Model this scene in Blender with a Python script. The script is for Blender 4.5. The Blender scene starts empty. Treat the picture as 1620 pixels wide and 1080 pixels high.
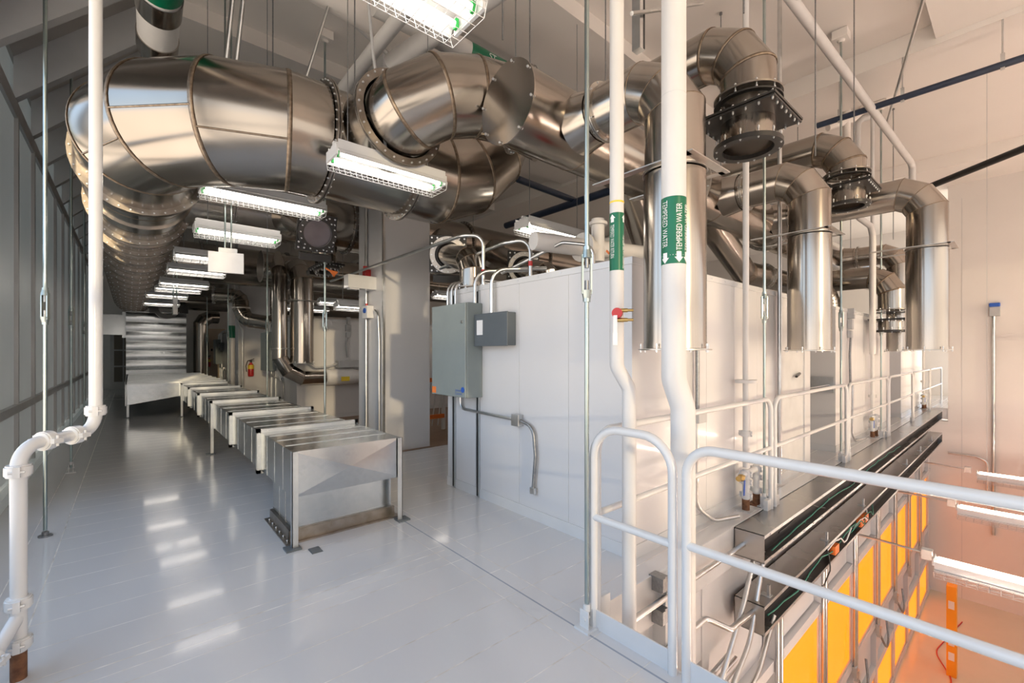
import bpy, bmesh, math, random
from mathutils import Vector, Matrix
random.seed(7)
SC = bpy.context.scene
COL = SC.collection
V = Vector
PI = math.pi

# ------------------------------------------------------------------ materials
def mat(name, col, rough=0.5, metal=0.0, emit=None, es=0.0, coat=0.0, spec=0.5, build=None):
    m = bpy.data.materials.new(name); m.use_nodes = True
    nt = m.node_tree; b = nt.nodes['Principled BSDF']
    b.inputs['Base Color'].default_value = (*col, 1)
    b.inputs['Roughness'].default_value = rough
    b.inputs['Metallic'].default_value = metal
    b.inputs['Specular IOR Level'].default_value = spec
    b.inputs['Coat Weight'].default_value = coat
    b.inputs['Coat Roughness'].default_value = 0.06
    if emit:
        b.inputs['Emission Color'].default_value = (*emit, 1)
        b.inputs['Emission Strength'].default_value = es
    if build: build(nt, b)
    return m

def N(nt, t, **kw):
    n = nt.nodes.new(t)
    for k, v in kw.items():
        if k in n.inputs: n.inputs[k].default_value = v
        else: setattr(n, k, v)
    return n

def ramp(nt, src, stops):
    r = nt.nodes.new('ShaderNodeValToRGB'); e = r.color_ramp.elements
    while len(e) < len(stops): e.new(0.5)
    for i, (p, c) in enumerate(stops):
        e[i].position = p; e[i].color = (*c, 1) if len(c) == 3 else c
    nt.links.new(src, r.inputs[0]); return r

def noise_mix(c1, c2, scale=3.0, stretch=(1, 1, 1), rvar=None, bump=0.0, detail=4.0, bscale=None):
    """colour (and roughness) that wanders between two values with a noise texture in object space"""
    def f(nt, b):
        tc = N(nt, 'ShaderNodeTexCoord'); mp = N(nt, 'ShaderNodeMapping'); mp.inputs['Scale'].default_value = stretch
        nt.links.new(tc.outputs['Object'], mp.inputs[0])
        n = N(nt, 'ShaderNodeTexNoise', Scale=scale, Detail=detail)
        nt.links.new(mp.outputs[0], n.inputs['Vector'])
        r = ramp(nt, n.outputs[0], [(0.3, c1), (0.7, c2)])
        nt.links.new(r.outputs[0], b.inputs['Base Color'])
        if rvar:
            rr = N(nt, 'ShaderNodeMapRange'); rr.inputs[1].default_value = .3; rr.inputs[2].default_value = .7
            rr.inputs[3].default_value = rvar[0]; rr.inputs[4].default_value = rvar[1]
            nt.links.new(n.outputs[0], rr.inputs[0]); nt.links.new(rr.outputs[0], b.inputs['Roughness'])
        if bump:
            n2 = N(nt, 'ShaderNodeTexNoise', Scale=bscale or scale * 2, Detail=2.0)
            nt.links.new(mp.outputs[0], n2.inputs['Vector'])
            bp = N(nt, 'ShaderNodeBump', Strength=bump, Distance=0.01)
            nt.links.new(n2.outputs[0], bp.inputs['Height']); nt.links.new(bp.outputs[0], b.inputs['Normal'])
    return f

def spangle(c1, c2, rv):
    def f(nt, b):
        tc = N(nt, 'ShaderNodeTexCoord')
        v = N(nt, 'ShaderNodeTexVoronoi', Scale=28.0)
        n = N(nt, 'ShaderNodeTexNoise', Scale=2.2, Detail=3.0)
        nt.links.new(tc.outputs['Object'], v.inputs['Vector']); nt.links.new(tc.outputs['Object'], n.inputs['Vector'])
        mx = N(nt, 'ShaderNodeMath', operation='MULTIPLY_ADD'); mx.inputs[1].default_value = .18
        s = N(nt, 'ShaderNodeSeparateColor'); nt.links.new(v.outputs['Color'], s.inputs[0])
        nt.links.new(s.outputs[0], mx.inputs[0]); nt.links.new(n.outputs[0], mx.inputs[2])
        r = ramp(nt, mx.outputs[0], [(0.3, c1), (1.0, c2)])
        nt.links.new(r.outputs[0], b.inputs['Base Color'])
        rr = N(nt, 'ShaderNodeMapRange'); rr.inputs[1].default_value = .3; rr.inputs[2].default_value = .9
        rr.inputs[3].default_value = rv[0]; rr.inputs[4].default_value = rv[1]
        nt.links.new(mx.outputs[0], rr.inputs[0]); nt.links.new(rr.outputs[0], b.inputs['Roughness'])
        bp = N(nt, 'ShaderNodeBump', Strength=.035, Distance=.01)
        nt.links.new(n.outputs[0], bp.inputs['Height']); nt.links.new(bp.outputs[0], b.inputs['Normal'])
    return f

def floor_nodes(nt, b):
    """glossy painted deck: planks along X, 0.305 m wide, with caulked seams, and seams along two lines of the frame"""
    g = N(nt, 'ShaderNodeNewGeometry'); s = N(nt, 'ShaderNodeSeparateXYZ'); nt.links.new(g.outputs['Position'], s.inputs[0])
    def M(op, a, bb=None, c=None):
        m = N(nt, 'ShaderNodeMath', operation=op)
        for i, q in enumerate((a, bb, c)):
            if q is None: continue
            if isinstance(q, (int, float)): m.inputs[i].default_value = q
            else: nt.links.new(q, m.inputs[i])
        return m.outputs[0]
    X, Y = s.outputs[0], s.outputs[1]
    nz = N(nt, 'ShaderNodeTexNoise', Scale=1.1, Detail=2.0); nt.links.new(g.outputs['Position'], nz.inputs['Vector'])
    wob = M('MULTIPLY_ADD', nz.outputs[0], .006, -.003)
    Yw = M('ADD', Y, wob)
    fr = M('FRACT', M('DIVIDE', Yw, .305))
    d = M('MULTIPLY', M('SUBTRACT', .5, M('ABSOLUTE', M('SUBTRACT', fr, .5))), .305)
    seam = M('LESS_THAN', d, .0032)
    # the left border strip carries no planks
    seam = M('MULTIPLY', seam, M('GREATER_THAN', X, -.43))
    def line(co, at, w): return M('LESS_THAN', M('ABSOLUTE', M('SUBTRACT', co, at)), w)
    extra = line(X, -.43, .004)
    for at, w in ((-.62, .003), (1.78, .003), (2.02, .003)):
        extra = M('MAXIMUM', extra, line(X, at, w))
    yl = M('MAXIMUM', line(Y, 2.96, .005), line(Y, 2.86, .003))
    yl = M('MULTIPLY', yl, M('LESS_THAN', X, 1.86))
    gap = M('MULTIPLY', line(X, 1.9, .006), M('LESS_THAN', Y, 7))
    extra = M('MAXIMUM', extra, yl)
    alls = M('MAXIMUM', seam, extra)
    n2 = N(nt, 'ShaderNodeTexNoise', Scale=9.0, Detail=3.0); nt.links.new(g.outputs['Position'], n2.inputs['Vector'])
    worn = ramp(nt, n2.outputs[0], [(.35, (.80, .78, .74)), (.68, (.50, .46, .40))])
    base = N(nt, 'ShaderNodeMix', data_type='RGBA'); base.inputs[6].default_value = (.63, .63, .635, 1)
    nt.links.new(alls, base.inputs[0]); nt.links.new(worn.outputs[0], base.inputs[7])
    b2 = N(nt, 'ShaderNodeMix', data_type='RGBA'); b2.inputs[7].default_value = (.30, .33, .38, 1)
    nt.links.new(gap, b2.inputs[0]); nt.links.new(base.outputs[2], b2.inputs[6])
    nt.links.new(b2.outputs[2], b.inputs['Base Color'])
    rr = M('MULTIPLY_ADD', alls, .3, .16)
    nt.links.new(rr, b.inputs['Roughness'])
    # each plank lies a hair off level, plus a slow waviness
    pl = N(nt, 'ShaderNodeTexNoise', Scale=.9, Detail=1.0); nt.links.new(g.outputs['Position'], pl.inputs['Vector'])
    idx = M('FLOOR', M('DIVIDE', Yw, .305))
    wn = N(nt, 'ShaderNodeTexWhiteNoise', noise_dimensions='1D'); nt.links.new(idx, wn.inputs['W'])
    tilt = M('MULTIPLY', M('SUBTRACT', wn.outputs[0], .5), M('MULTIPLY', fr, .006))
    hgt = M('ADD', M('MULTIPLY', pl.outputs[0], .006), tilt)
    hgt = M('SUBTRACT', hgt, M('MULTIPLY', alls, .002))
    bp = N(nt, 'ShaderNodeBump', Strength=.45, Distance=1.0)
    nt.links.new(hgt, bp.inputs['Height']); nt.links.new(bp.outputs[0], b.inputs['Normal'])

STEEL = mat('stainless', (.52, .46, .40), .18, 1, build=noise_mix((.325, .293, .258), (.405, .372, .333), 1.3, (1, 1, 1), (.15, .23), .012, 2, 2.2))
STEELD = mat('stainless_drop', (.6, .55, .5), .25, 1, build=noise_mix((.40, .36, .32), (.48, .445, .405), 5, (1, 1, .12), (.17, .25), .008, 2, 6))
WELD = mat('weld_bead', (.25, .19, .14), .45, 1, build=noise_mix((.20, .15, .11), (.36, .29, .22), 30))
FLANGE = mat('flange_steel', (.30, .27, .24), .38, 1, build=noise_mix((.25, .22, .19), (.36, .33, .30), 12))
FLANGEL = mat('flange_light', (.55, .53, .50), .35, 1, build=noise_mix((.5, .48, .45), (.6, .58, .55), 12))
BLACK = mat('black_paint', (.025, .024, .023), .3, 0, build=noise_mix((.018, .017, .016), (.035, .033, .031), 6))
SHADEIN = mat('interior_shade', (.02, .02, .022), .7, build=noise_mix((.015, .015, .017), (.03, .03, .03), 5))  # black standing in for the shade inside open slots and trays
BOLT = mat('zinc_bolt', (.75, .77, .8), .3, 1, build=noise_mix((.7, .72, .74), (.8, .82, .85), 60))
GALV = mat('galvanised_sheet', (.6, .63, .65), .3, 1, build=spangle((.46, .49, .51), (.57, .60, .62), (.16, .28)))
GALVD = mat('galvanised_flange', (.55, .58, .6), .4, 1, build=spangle((.52, .55, .57), (.66, .69, .71), (.3, .45)))
ZINC = mat('zinc_rod', (.62, .70, .70), .32, 1, build=noise_mix((.30, .40, .42), (.46, .50, .48), 9, (1, 1, .5)))
CONDUIT = mat('conduit_steel', (.62, .63, .63), .3, 1, build=noise_mix((.56, .57, .57), (.68, .69, .69), 8))
FLEX = mat('flex_conduit', (.30, .31, .32), .45, 1, build=noise_mix((.26, .27, .28), (.36, .37, .38), 40))
WHITE = mat('white_wall_panel', (.70, .70, .71), .32, coat=.15, build=noise_mix((.64, .64, .65), (.67, .67, .68), 1.5))
JOINT = mat('panel_joint', (.60, .60, .60), .6, build=noise_mix((.56, .56, .56), (.64, .64, .64), 4))
WPAINT = mat('white_gloss_paint', (.82, .83, .84), .25, coat=.3, build=noise_mix((.64, .65, .66), (.67, .68, .69), 6))
PIPEW = mat('white_pipe_jacket', (.82, .81, .80), .45, build=noise_mix((.66, .65, .64), (.70, .69, .68), 7, (1, 1, .4)))
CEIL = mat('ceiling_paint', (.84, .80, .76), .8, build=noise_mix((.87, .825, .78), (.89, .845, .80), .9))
WARMWALL = mat('plaster_wall', (.80, .76, .72), .75, build=noise_mix((.77, .735, .705), (.81, .775, .745), .8))
GREYGLOW = mat('grey_glow_panel', (.60, .61, .60), .38, emit=(.40, .46, .46), es=.16, build=noise_mix((.57, .58, .57), (.63, .64, .63), .7))  # faint emission put in for daylight through panels; wall and baseboard share it
GREYDK = mat('grey_mullion', (.36, .36, .36), .4, metal=.3, build=noise_mix((.44, .44, .44), (.50, .50, .50), 3))
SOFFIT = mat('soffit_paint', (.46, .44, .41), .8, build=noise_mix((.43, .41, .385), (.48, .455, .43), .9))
FLOOR = mat('glossy_deck_paint', (.6, .61, .63), .15, coat=.35, build=floor_nodes)
WOODFL = mat('brown_deck', (.22, .13, .07), .4, build=noise_mix((.16, .09, .05), (.28, .17, .10), 3, (1, 8, 1)))
HALLFL = mat('hall_floor', (.75, .66, .56), .16, coat=.5, build=noise_mix((.68, .60, .46), (.73, .65, .51), 1.3))
GALVT = mat('tray_sheet', (.45, .44, .42), .26, 1, build=noise_mix((.40, .385, .37), (.47, .455, .435), .8, (1, 1, 1), (.22, .30)))
BLADE = mat('blade_steel', (.2, .19, .21), .25, 1, build=noise_mix((.15, .145, .16), (.24, .23, .25), 4))
BOXGREY = mat('grey_cabinet_paint', (.24, .28, .28), .4, build=noise_mix((.23, .27, .27), (.25, .29, .29), 5))
BOXDARK = mat('slate_cabinet_paint', (.10, .12, .135), .4, build=noise_mix((.095, .115, .13), (.11, .13, .145), 5))
RED = mat('red_paint', (.55, .03, .03), .35, build=noise_mix((.5, .025, .025), (.6, .035, .035), 9))
ORANGE = mat('orange_paint', (.8, .2, .04), .45, build=noise_mix((.75, .17, .03), (.85, .23, .05), 9))
YELLOW = mat('yellow_plastic', (.85, .62, .05), .4, build=noise_mix((.8, .58, .04), (.9, .66, .06), 9))
GREEN = mat('green_label', (.0, .14, .065), .35, build=noise_mix((0, .13, .06), (0, .15, .072), 9))
LETTER = mat('white_lettering', (.85, .85, .85), .5, build=noise_mix((.83, .83, .83), (.87, .87, .87), 9))
BLUE = mat('blue_plastic', (.02, .10, .45), .4, build=noise_mix((.018, .09, .42), (.022, .11, .5), 9))
BLUEPIPE = mat('dark_blue_pipe', (.02, .035, .07), .35, build=noise_mix((.017, .03, .06), (.024, .04, .08), 5))
RUST = mat('rusty_stub', (.16, .07, .03), .8, build=noise_mix((.10, .04, .02), (.24, .11, .05), 25))
BRASS = mat('brass', (.55, .38, .14), .3, 1, build=noise_mix((.5, .34, .12), (.6, .42, .17), 20))
GREENW = mat('green_wire', (.02, .22, .15), .5, build=noise_mix((.02, .2, .13), (.03, .26, .18), 9))
BLACKW = mat('black_cable', (.015, .015, .015), .5, build=noise_mix((.012, .012, .012), (.02, .02, .02), 9))
GREYPL = mat('grey_plastic', (.45, .46, .47), .5, build=noise_mix((.43, .44, .45), (.47, .48, .49), 9))
PAPER = mat('paper_label', (.8, .8, .8), .6, build=noise_mix((.78, .78, .78), (.83, .83, .83), 9))
BEIGE = mat('beige_cabinet', (.62, .50, .38), .5, build=noise_mix((.6, .48, .36), (.64, .52, .4), 3))
TUBE = mat('lit_tube', (1, 1, 1), .4, emit=(1, .90, .78), es=12)
TUBEFILL = mat('unseen_fill_tube', (1, 1, 1), .4, emit=(1, .80, .66), es=120)  # much stronger glow, only for the added unseen hall lamps
TUBEH = mat('lit_hall_tube', (1, 1, 1), .4, emit=(1, .80, .62), es=12)
AMBER = mat('amber_glazing', (.30, .06, .0), .22, emit=(1, .205, .0), es=1.75, spec=.2, build=None)
GREENTAB = mat('green_clip', (.02, .35, .06), .5, build=noise_mix((.02, .3, .05), (.02, .4, .07), 9))

# ------------------------------------------------------------------ mesh helpers (all in world coordinates)
def bm_new(): return bmesh.new()

def fin(bm, quad, mi=0, smooth=False):
    try:
        f = bm.faces.new(quad); f.material_index = mi; f.smooth = smooth; return f
    except ValueError: return None

def box(bm, x0, x1, y0, y1, z0, z1, mi=0, bev=0.0):
    vs = [bm.verts.new((x, y, z)) for x in (x0, x1) for y in (y0, y1) for z in (z0, z1)]
    q = [(0, 1, 3, 2), (4, 6, 7, 5), (0, 4, 5, 1), (2, 3, 7, 6), (0, 2, 6, 4), (1, 5, 7, 3)]
    fs = [fin(bm, [vs[i] for i in a], mi) for a in q]
    if bev:
        es = {e for f in fs if f for e in f.edges}
        r = bmesh.ops.bevel(bm, geom=list(es), offset=bev, segments=2, profile=.5, affect='EDGES')
        for f in r['faces']: f.material_index = mi
    return fs

def obox(bm, c, ax, ay, az, sx, sy, sz, mi=0):
    """oriented box: centre, three unit axes, three sizes"""
    c, ax, ay, az = V(c), V(ax).normalized(), V(ay).normalized(), V(az).normalized()
    vs = [bm.verts.new(c + ax * sx * i + ay * sy * j + az * sz * k) for i in (-.5, .5) for j in (-.5, .5) for k in (-.5, .5)]
    for a in [(0, 1, 3, 2), (4, 6, 7, 5), (0, 4, 5, 1), (2, 3, 7, 6), (0, 2, 6, 4), (1, 5, 7, 3)]:
        fin(bm, [vs[i] for i in a], mi)

def perp(d):
    d = V(d).normalized()
    a = V((0, 0, 1)) if abs(d.z) < .9 else V((1, 0, 0))
    u = d.cross(a).normalized(); return u, d.cross(u).normalized()

def tube(bm, pts, r, seg=12, mi=0, cap=True, seams=None, sharp=False, r1=None):
    """mitred tube along a polyline; seams: list that receives the joint rings"""
    pts = [V(p) for p in pts]; n = len(pts)
    d = (pts[1] - pts[0]).normalized(); u, w = perp(d)
    q = [(u * math.cos(2 * PI * i / seg) + w * math.sin(2 * PI * i / seg)) * r for i in range(seg)]
    rings = [[bm.verts.new(pts[0] + c) for c in q]]
    for k in range(1, n):
        d1 = (pts[k] - pts[k - 1]).normalized()
        if k < n - 1:
            d2 = (pts[k + 1] - pts[k]).normalized(); nn = (d1 + d2).normalized()
        else: d2 = nn = d1
        s = (r1 / r if (r1 and k == n - 1) else 1)
        off = [c * s + d1 * (-(c.dot(nn)) / max(d1.dot(nn), .2)) for c in q]
        ring = [bm.verts.new(pts[k] + o) for o in off]
        if seams is not None and k < n - 1: seams.append([pts[k] + o * 1.002 for o in off])
        for i in range(seg):
            fin(bm, (rings[-1][i], rings[-1][(i + 1) % seg], ring[(i + 1) % seg], ring[i]), mi, True)
        if sharp and k < n - 1:
            for i in range(seg):
                e = bm.edges.get((ring[i], ring[(i + 1) % seg]))
                if e: e.smooth = False
        rings.append(ring)
        q = [o - d2 * o.dot(d2) for o in off]
    if cap:
        for ring, flip in ((rings[0], True), (rings[-1], False)):
            f = fin(bm, ring[::-1] if flip else ring, mi)
            if f:
                for e in f.edges: e.smooth = False
    return rings

def loop_tube(bm, ring, r, mi=0, seg=5):
    """thin closed bead along a closed ring of points"""
    n = len(ring); rows = []
    c = sum(ring, V((0, 0, 0))) / n
    for i in range(n):
        t = (ring[(i + 1) % n] - ring[i - 1]).normalized()
        o = (ring[i] - c).normalized(); b = t.cross(o).normalized()
        rows.append([bm.verts.new(ring[i] + (o * math.cos(2 * PI * j / seg) * .25 + b * math.sin(2 * PI * j / seg)) * r) for j in range(seg)])
    for i in range(n):
        for j in range(seg):
            fin(bm, (rows[i][j], rows[i][(j + 1) % seg], rows[(i + 1) % n][(j + 1) % seg], rows[(i + 1) % n][j]), mi, True)

def bend(pts, rad, n=6):
    """round the corners of a polyline with arcs"""
    pts = [V(p) for p in pts]; out = [pts[0]]
    for k in range(1, len(pts) - 1):
        a, b, c = pts[k - 1], pts[k], pts[k + 1]
        d1, d2 = (a - b).normalized(), (c - b).normalized()
        ang = math.acos(max(-1, min(1, d1.dot(d2))))
        if PI - ang < .05: out.append(b); continue
        t = min(rad / math.tan(ang / 2), (a - b).length * .49, (c - b).length * .49)
        rr = t * math.tan(ang / 2); ctr = b + (d1 + d2).normalized() * (rr / math.sin(ang / 2))
        p1, p2 = b + d1 * t, b + d2 * t
        v1, v2 = p1 - ctr, p2 - ctr; th = v1.angle(v2); axis = v1.cross(v2).normalized()
        for i in range(n + 1):
            out.append(ctr + Matrix.Rotation(th * i / n, 3, axis) @ v1)
    out.append(pts[-1]); return out

def gores(p0, corner, p1, rad, k=4):
    """polyline of a mitred (gored) elbow: p0 - corner - p1, centreline radius rad, k mitres"""
    p0, c, p1 = V(p0), V(corner), V(p1)
    d1, d2 = (p0 - c).normalized(), (p1 - c).normalized()
    ang = PI - math.acos(max(-1, min(1, d1.dot(d2))))
    t = rad * math.tan(ang / 2); ctr = c + (d1 + d2).normalized() * (rad / math.cos(ang / 2))
    a0 = c + d1 * t - ctr; axis = a0.cross(c + d2 * t - ctr).normalized()
    st = ang / k; R2 = rad / math.cos(st / 2)
    return [p0] + [ctr + Matrix.Rotation(st * (i + .5), 3, axis) @ (a0.normalized() * R2) for i in range(k)] + [p1]

def disc_ring(bm, p, d, ri, ro, th, seg=32, mi=0):
    """annulus (flange) of thickness th centred on p, axis d; ri = 0 gives a full disc"""
    p, d = V(p), V(d).normalized(); u, w = perp(d)
    def ring(r, o): return [bm.verts.new(p + d * o + (u * math.cos(2 * PI * i / seg) + w * math.sin(2 * PI * i / seg)) * r) for i in range(seg)]
    a, b = ring(ro, -th / 2), ring(ro, th / 2)
    if ri > 0: c, e = ring(ri, -th / 2), ring(ri, th / 2)
    for i in range(seg):
        j = (i + 1) % seg
        f = fin(bm, (a[i], a[j], b[j], b[i]), mi, True)
        if f:
            for ed in f.edges:
                if {ed.verts[0], ed.verts[1]} in ({a[i], a[j]}, {b[i], b[j]}): ed.smooth = False
        if ri > 0:
            fin(bm, (b[i], b[j], e[j], e[i]), mi); fin(bm, (a[j], a[i], c[i], c[j]), mi); fin(bm, (e[i], e[j], c[j], c[i]), mi, False)
    if ri <= 0: fin(bm, b, mi); fin(bm, a[::-1], mi)

def sphere(bm, c, r, mi=0, su=10, sv=6, sx=1, sy=1, sz=1):
    m = Matrix.Translation(V(c)) @ Matrix.Diagonal((sx, sy, sz, 1))
    r_ = bmesh.ops.create_uvsphere(bm, u_segments=su, v_segments=sv, radius=r, matrix=m)
    for v in r_['verts']:
        for f in v.link_faces: f.material_index = mi; f.smooth = True

def lathe(bm, base, prof, seg=16, mi=0, axis=(0, 0, 1)):
    b, d = V(base), V(axis).normalized(); u, w = perp(d); rows = []
    for r, h in prof:
        rows.append([bm.verts.new(b + d * h + (u * math.cos(2 * PI * i / seg) + w * math.sin(2 * PI * i / seg)) * max(r, .0005)) for i in range(seg)])
    for k in range(len(rows) - 1):
        for i in range(seg):
            fin(bm, (rows[k][i], rows[k][(i + 1) % seg], rows[k + 1][(i + 1) % seg], rows[k + 1][i]), mi, True)
    fin(bm, rows[0][::-1], mi); fin(bm, rows[-1], mi)

# ------------------------------------------------------------------ object helpers
def wloc(p):
    o = V((0, 0, 0))
    while p is not None: o += p.location; p = p.parent
    return o

def obj(name, bm, mats, parent=None, bevel=0.0, recalc=True):
    if recalc: bmesh.ops.recalc_face_normals(bm, faces=bm.faces)
    off = wloc(parent)
    if off.length: bmesh.ops.translate(bm, verts=bm.verts, vec=-off)
    me = bpy.data.meshes.new(name); bm.to_mesh(me); bm.free()
    for m in (mats if isinstance(mats, (list, tuple)) else [mats]): me.materials.append(m)
    o = bpy.data.objects.new(name, me); COL.objects.link(o)
    if parent is not None: o.parent = parent
    if bevel:
        md = o.modifiers.new('bevel', 'BEVEL'); md.width = bevel; md.segments = 2; md.limit_method = 'ANGLE'
    return o

def tag(o, label, cat, group=None):
    o['label'] = label; o['category'] = cat
    if group: o['group'] = group
    return o

def thing(name, label, cat, loc=(0, 0, 0), group=None):
    o = bpy.data.objects.new(name, None); COL.objects.link(o); o.location = loc; o.empty_display_size = .1
    return tag(o, label, cat, group)

def struct(name, bm, m, parent=None):
    o = obj(name, bm, m, parent)
    if parent is None: o['kind'] = 'structure'
    return o

def solo(name, bm, m, label, cat, group=None):
    """a thing that is one mesh: its origin goes to the middle of its bounding box"""
    lo = V((min(v.co.x for v in bm.verts), min(v.co.y for v in bm.verts), min(v.co.z for v in bm.verts)))
    hi = V((max(v.co.x for v in bm.verts), max(v.co.y for v in bm.verts), max(v.co.z for v in bm.verts)))
    c = V(((lo.x + hi.x) / 2, (lo.y + hi.y) / 2, lo.z))
    bmesh.ops.translate(bm, verts=bm.verts, vec=-c)
    o = obj(name, bm, m); o.location = c
    return tag(o, label, cat, group)

BOLT_ME = {}
def bolt_mesh(r, ln):
    k = (round(r, 4), round(ln, 4))
    if k not in BOLT_ME:
        bm = bm_new()
        tube(bm, [(0, 0, -ln / 2), (0, 0, ln / 2)], r * .55, 6)
        for s in (-1, 1): tube(bm, [(0, 0, s * ln * .22), (0, 0, s * ln * .42)], r, 6)
        bmesh.ops.recalc_face_normals(bm, faces=bm.faces)
        me = bpy.data.meshes.new('bolt'); bm.to_mesh(me); bm.free(); me.materials.append(BOLT); BOLT_ME[k] = me
    return BOLT_ME[k]

def bolts(parent, pts, d, r=.009, ln=.05):
    """one bolt object per point, axis d"""
    me = bolt_mesh(r, ln); rot = V((0, 0, 1)).rotation_difference(V(d).normalized()).to_euler(); off = wloc(parent)
    for p in pts:
        o = bpy.data.objects.new('bolt', me); COL.objects.link(o); o.parent = parent
        o.location = V(p) - off; o.rotation_euler = rot

def circle_pts(p, d, r, n, ph=0.0):
    u, w = perp(d); p = V(p)
    return [p + (u * math.cos(2 * PI * (i + ph) / n) + w * math.sin(2 * PI * (i + ph) / n)) * r for i in range(n)]

def flange(parent, p, d, rd, wide=.055, th=.012, nb=24, m=None, pair=True, bolt_r=.009, bo=True):
    """a bolted pair of flange rings as one part, its bolts as sub-parts"""
    d = V(d).normalized(); bm = bm_new()
    if pair:
        disc_ring(bm, V(p) - d * th * .75, d, rd * .99, rd + wide, th); disc_ring(bm, V(p) + d * th * .75, d, rd * .99, rd + wide, th)
    else: disc_ring(bm, p, d, rd * .99, rd + wide, th)
    o = obj('flange', bm, m or FLANGE, parent)
    if bo: bolts(o, circle_pts(p, d, rd + wide * .6, nb), d, bolt_r, th * (3 if pair else 2) + bolt_r * 2.6)
    return o

def duct(name, parent, pts, r, seg=32, m=None, cap=True, bead=.007, extra=()):
    bm = bm_new(); sm = []
    tube(bm, pts, r, seg, 0, cap, sm, True)
    for ring in sm: loop_tube(bm, ring, bead, 1)
    for (p, d) in extra:
        loop_tube(bm, circle_pts(p, d, r * 1.002, seg), bead, 1)
    return obj(name, bm, [m or STEEL, WELD], parent)

def text_polys(s, size, font_scale=1.0):
    cu = bpy.data.curves.new('lettering', 'FONT'); cu.body = s; cu.size = size; cu.align_x = 'LEFT'
    to = bpy.data.objects.new('lettering_tmp', cu); COL.objects.link(to)
    dg = bpy.context.evaluated_depsgraph_get(); me = to.evaluated_get(dg).to_mesh()
    vs = [v.co.copy() for v in me.vertices]; fs = [tuple(p.vertices) for p in me.polygons]
    to.evaluated_get(dg).to_mesh_clear(); bpy.data.objects.remove(to); bpy.data.curves.remove(cu)
    return vs, fs

def flat_text(bm, s, size, origin, ux, uy, mi=0, stretch=1.0, center=False):
    vs, fs = text_polys(s, size); o, ux, uy = V(origin), V(ux).normalized(), V(uy).normalized()
    sh = max(v.x for v in vs) * stretch / 2 if center else 0
    nv = [bm.verts.new(o + ux * (v.x * stretch - sh) + uy * v.y) for v in vs]
    for f in fs: fin(bm, [nv[i] for i in f], mi)

def wrap_text(bm, s, size, axis_xy, z0, r, th0, down, mi=0, stretch=1.0):
    """lettering wrapped on a vertical pipe; reads downward (down=True) or upward from z0, centred at angle th0"""
    vs, fs = text_polys(s, size); mid = size * .35
    nv = []
    for v in vs:
        a = th0 + ((v.y - mid) / r) * (1 if down else -1)
        z = z0 - v.x * stretch if down else z0 + v.x * stretch
        nv.append(bm.verts.new((axis_xy[0] + r * math.cos(a), axis_xy[1] + r * math.sin(a), z)))
    for f in fs: fin(bm, [nv[i] for i in f], mi)
    return max(v.x for v in vs) * stretch

def wrap_arrow(bm, axis_xy, zc, ln, wd, r, th0, up, mi=0):
    s = 1 if up else -1
    def p(t, w): return bm.verts.new((axis_xy[0] + r * math.cos(th0 + w / r), axis_xy[1] + r * math.sin(th0 + w / r), zc + s * t))
    for k in range(4):       # shaft and head in narrow strips that follow the pipe
        a, b = wd * .28 * (k / 2 - 1), wd * .28 * (k / 2 - .5); fin(bm, [p(-ln / 2, a), p(-ln / 2, b), p(.001, b), p(.001, a)], mi)
    for k in range(8):
        a, b = wd / 2 * (k / 4 - 1), wd / 2 * (k / 4 - .75); ta, tb = ln / 2 * (1 - abs(a) * 2 / wd), ln / 2 * (1 - abs(b) * 2 / wd)
        q = [p(0, a), p(0, b)] + ([p(tb, b)] if tb > 1e-6 else []) + ([p(ta, a)] if ta > 1e-6 else []); fin(bm, q, mi)
# ------------------------------------------------------------------ camera, world, sun
cam = bpy.data.cameras.new('camera'); co = bpy.data.objects.new('camera', cam); COL.objects.link(co); SC.camera = co
cam.sensor_width = 36; cam.lens = 36 * 700 / 1620; cam.shift_y = 17 / 1620; cam.clip_start = .05; cam.clip_end = 200
co.location = (0, 0, 1.544); co.rotation_euler = (PI / 2, 0, -math.radians(40.82))
w = bpy.data.worlds.new('sky'); SC.world = w; w.use_nodes = True
bg = w.node_tree.nodes['Background']
tc = N(w.node_tree, 'ShaderNodeTexCoord'); sx = N(w.node_tree, 'ShaderNodeSeparateXYZ')
w.node_tree.links.new(tc.outputs['Generated'], sx.inputs[0])
rp = ramp(w.node_tree, sx.outputs[2], [(-.0, (1.35, 1.15, .95)), (.08, (.68, .85, 1.04)), (.6, (.50, .70, 1.0))])
# low sun behind the viewer: the sky is warm towards it (-Y) and bluer to the sides
mr = N(w.node_tree, 'ShaderNodeMapRange'); mr.inputs[1].default_value = -.35; mr.inputs[2].default_value = -.95
w.node_tree.links.new(sx.outputs[1], mr.inputs[0])
mx = N(w.node_tree, 'ShaderNodeMix', data_type='RGBA'); mx.inputs[7].default_value = (1.05, .93, .80, 1)
w.node_tree.links.new(mr.outputs[0], mx.inputs[0]); w.node_tree.links.new(rp.outputs[0], mx.inputs[6])
w.node_tree.links.new(mx.outputs[2], bg.inputs[0]); bg.inputs[1].default_value = 2.1
sun = bpy.data.lights.new('sun', 'SUN'); sun.energy = 1.3; sun.angle = math.radians(1.6); sun.color = (1, .78, .48)
so = bpy.data.objects.new('sun', sun); COL.objects.link(so)
so.rotation_euler = V((.22, 1, -.115)).to_track_quat('-Z', 'Y').to_euler()
SC.view_settings.view_transform = 'Standard'; SC.view_settings.look = 'None'; SC.view_settings.gamma = 1
SC.view_settings.exposure = 0.13; SC.view_settings.use_curve_mapping = False
SC.cycles.use_denoising = True; SC.cycles.max_bounces = 10; SC.cycles.diffuse_bounces = 5; SC.cycles.glossy_bounces = 5
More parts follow.
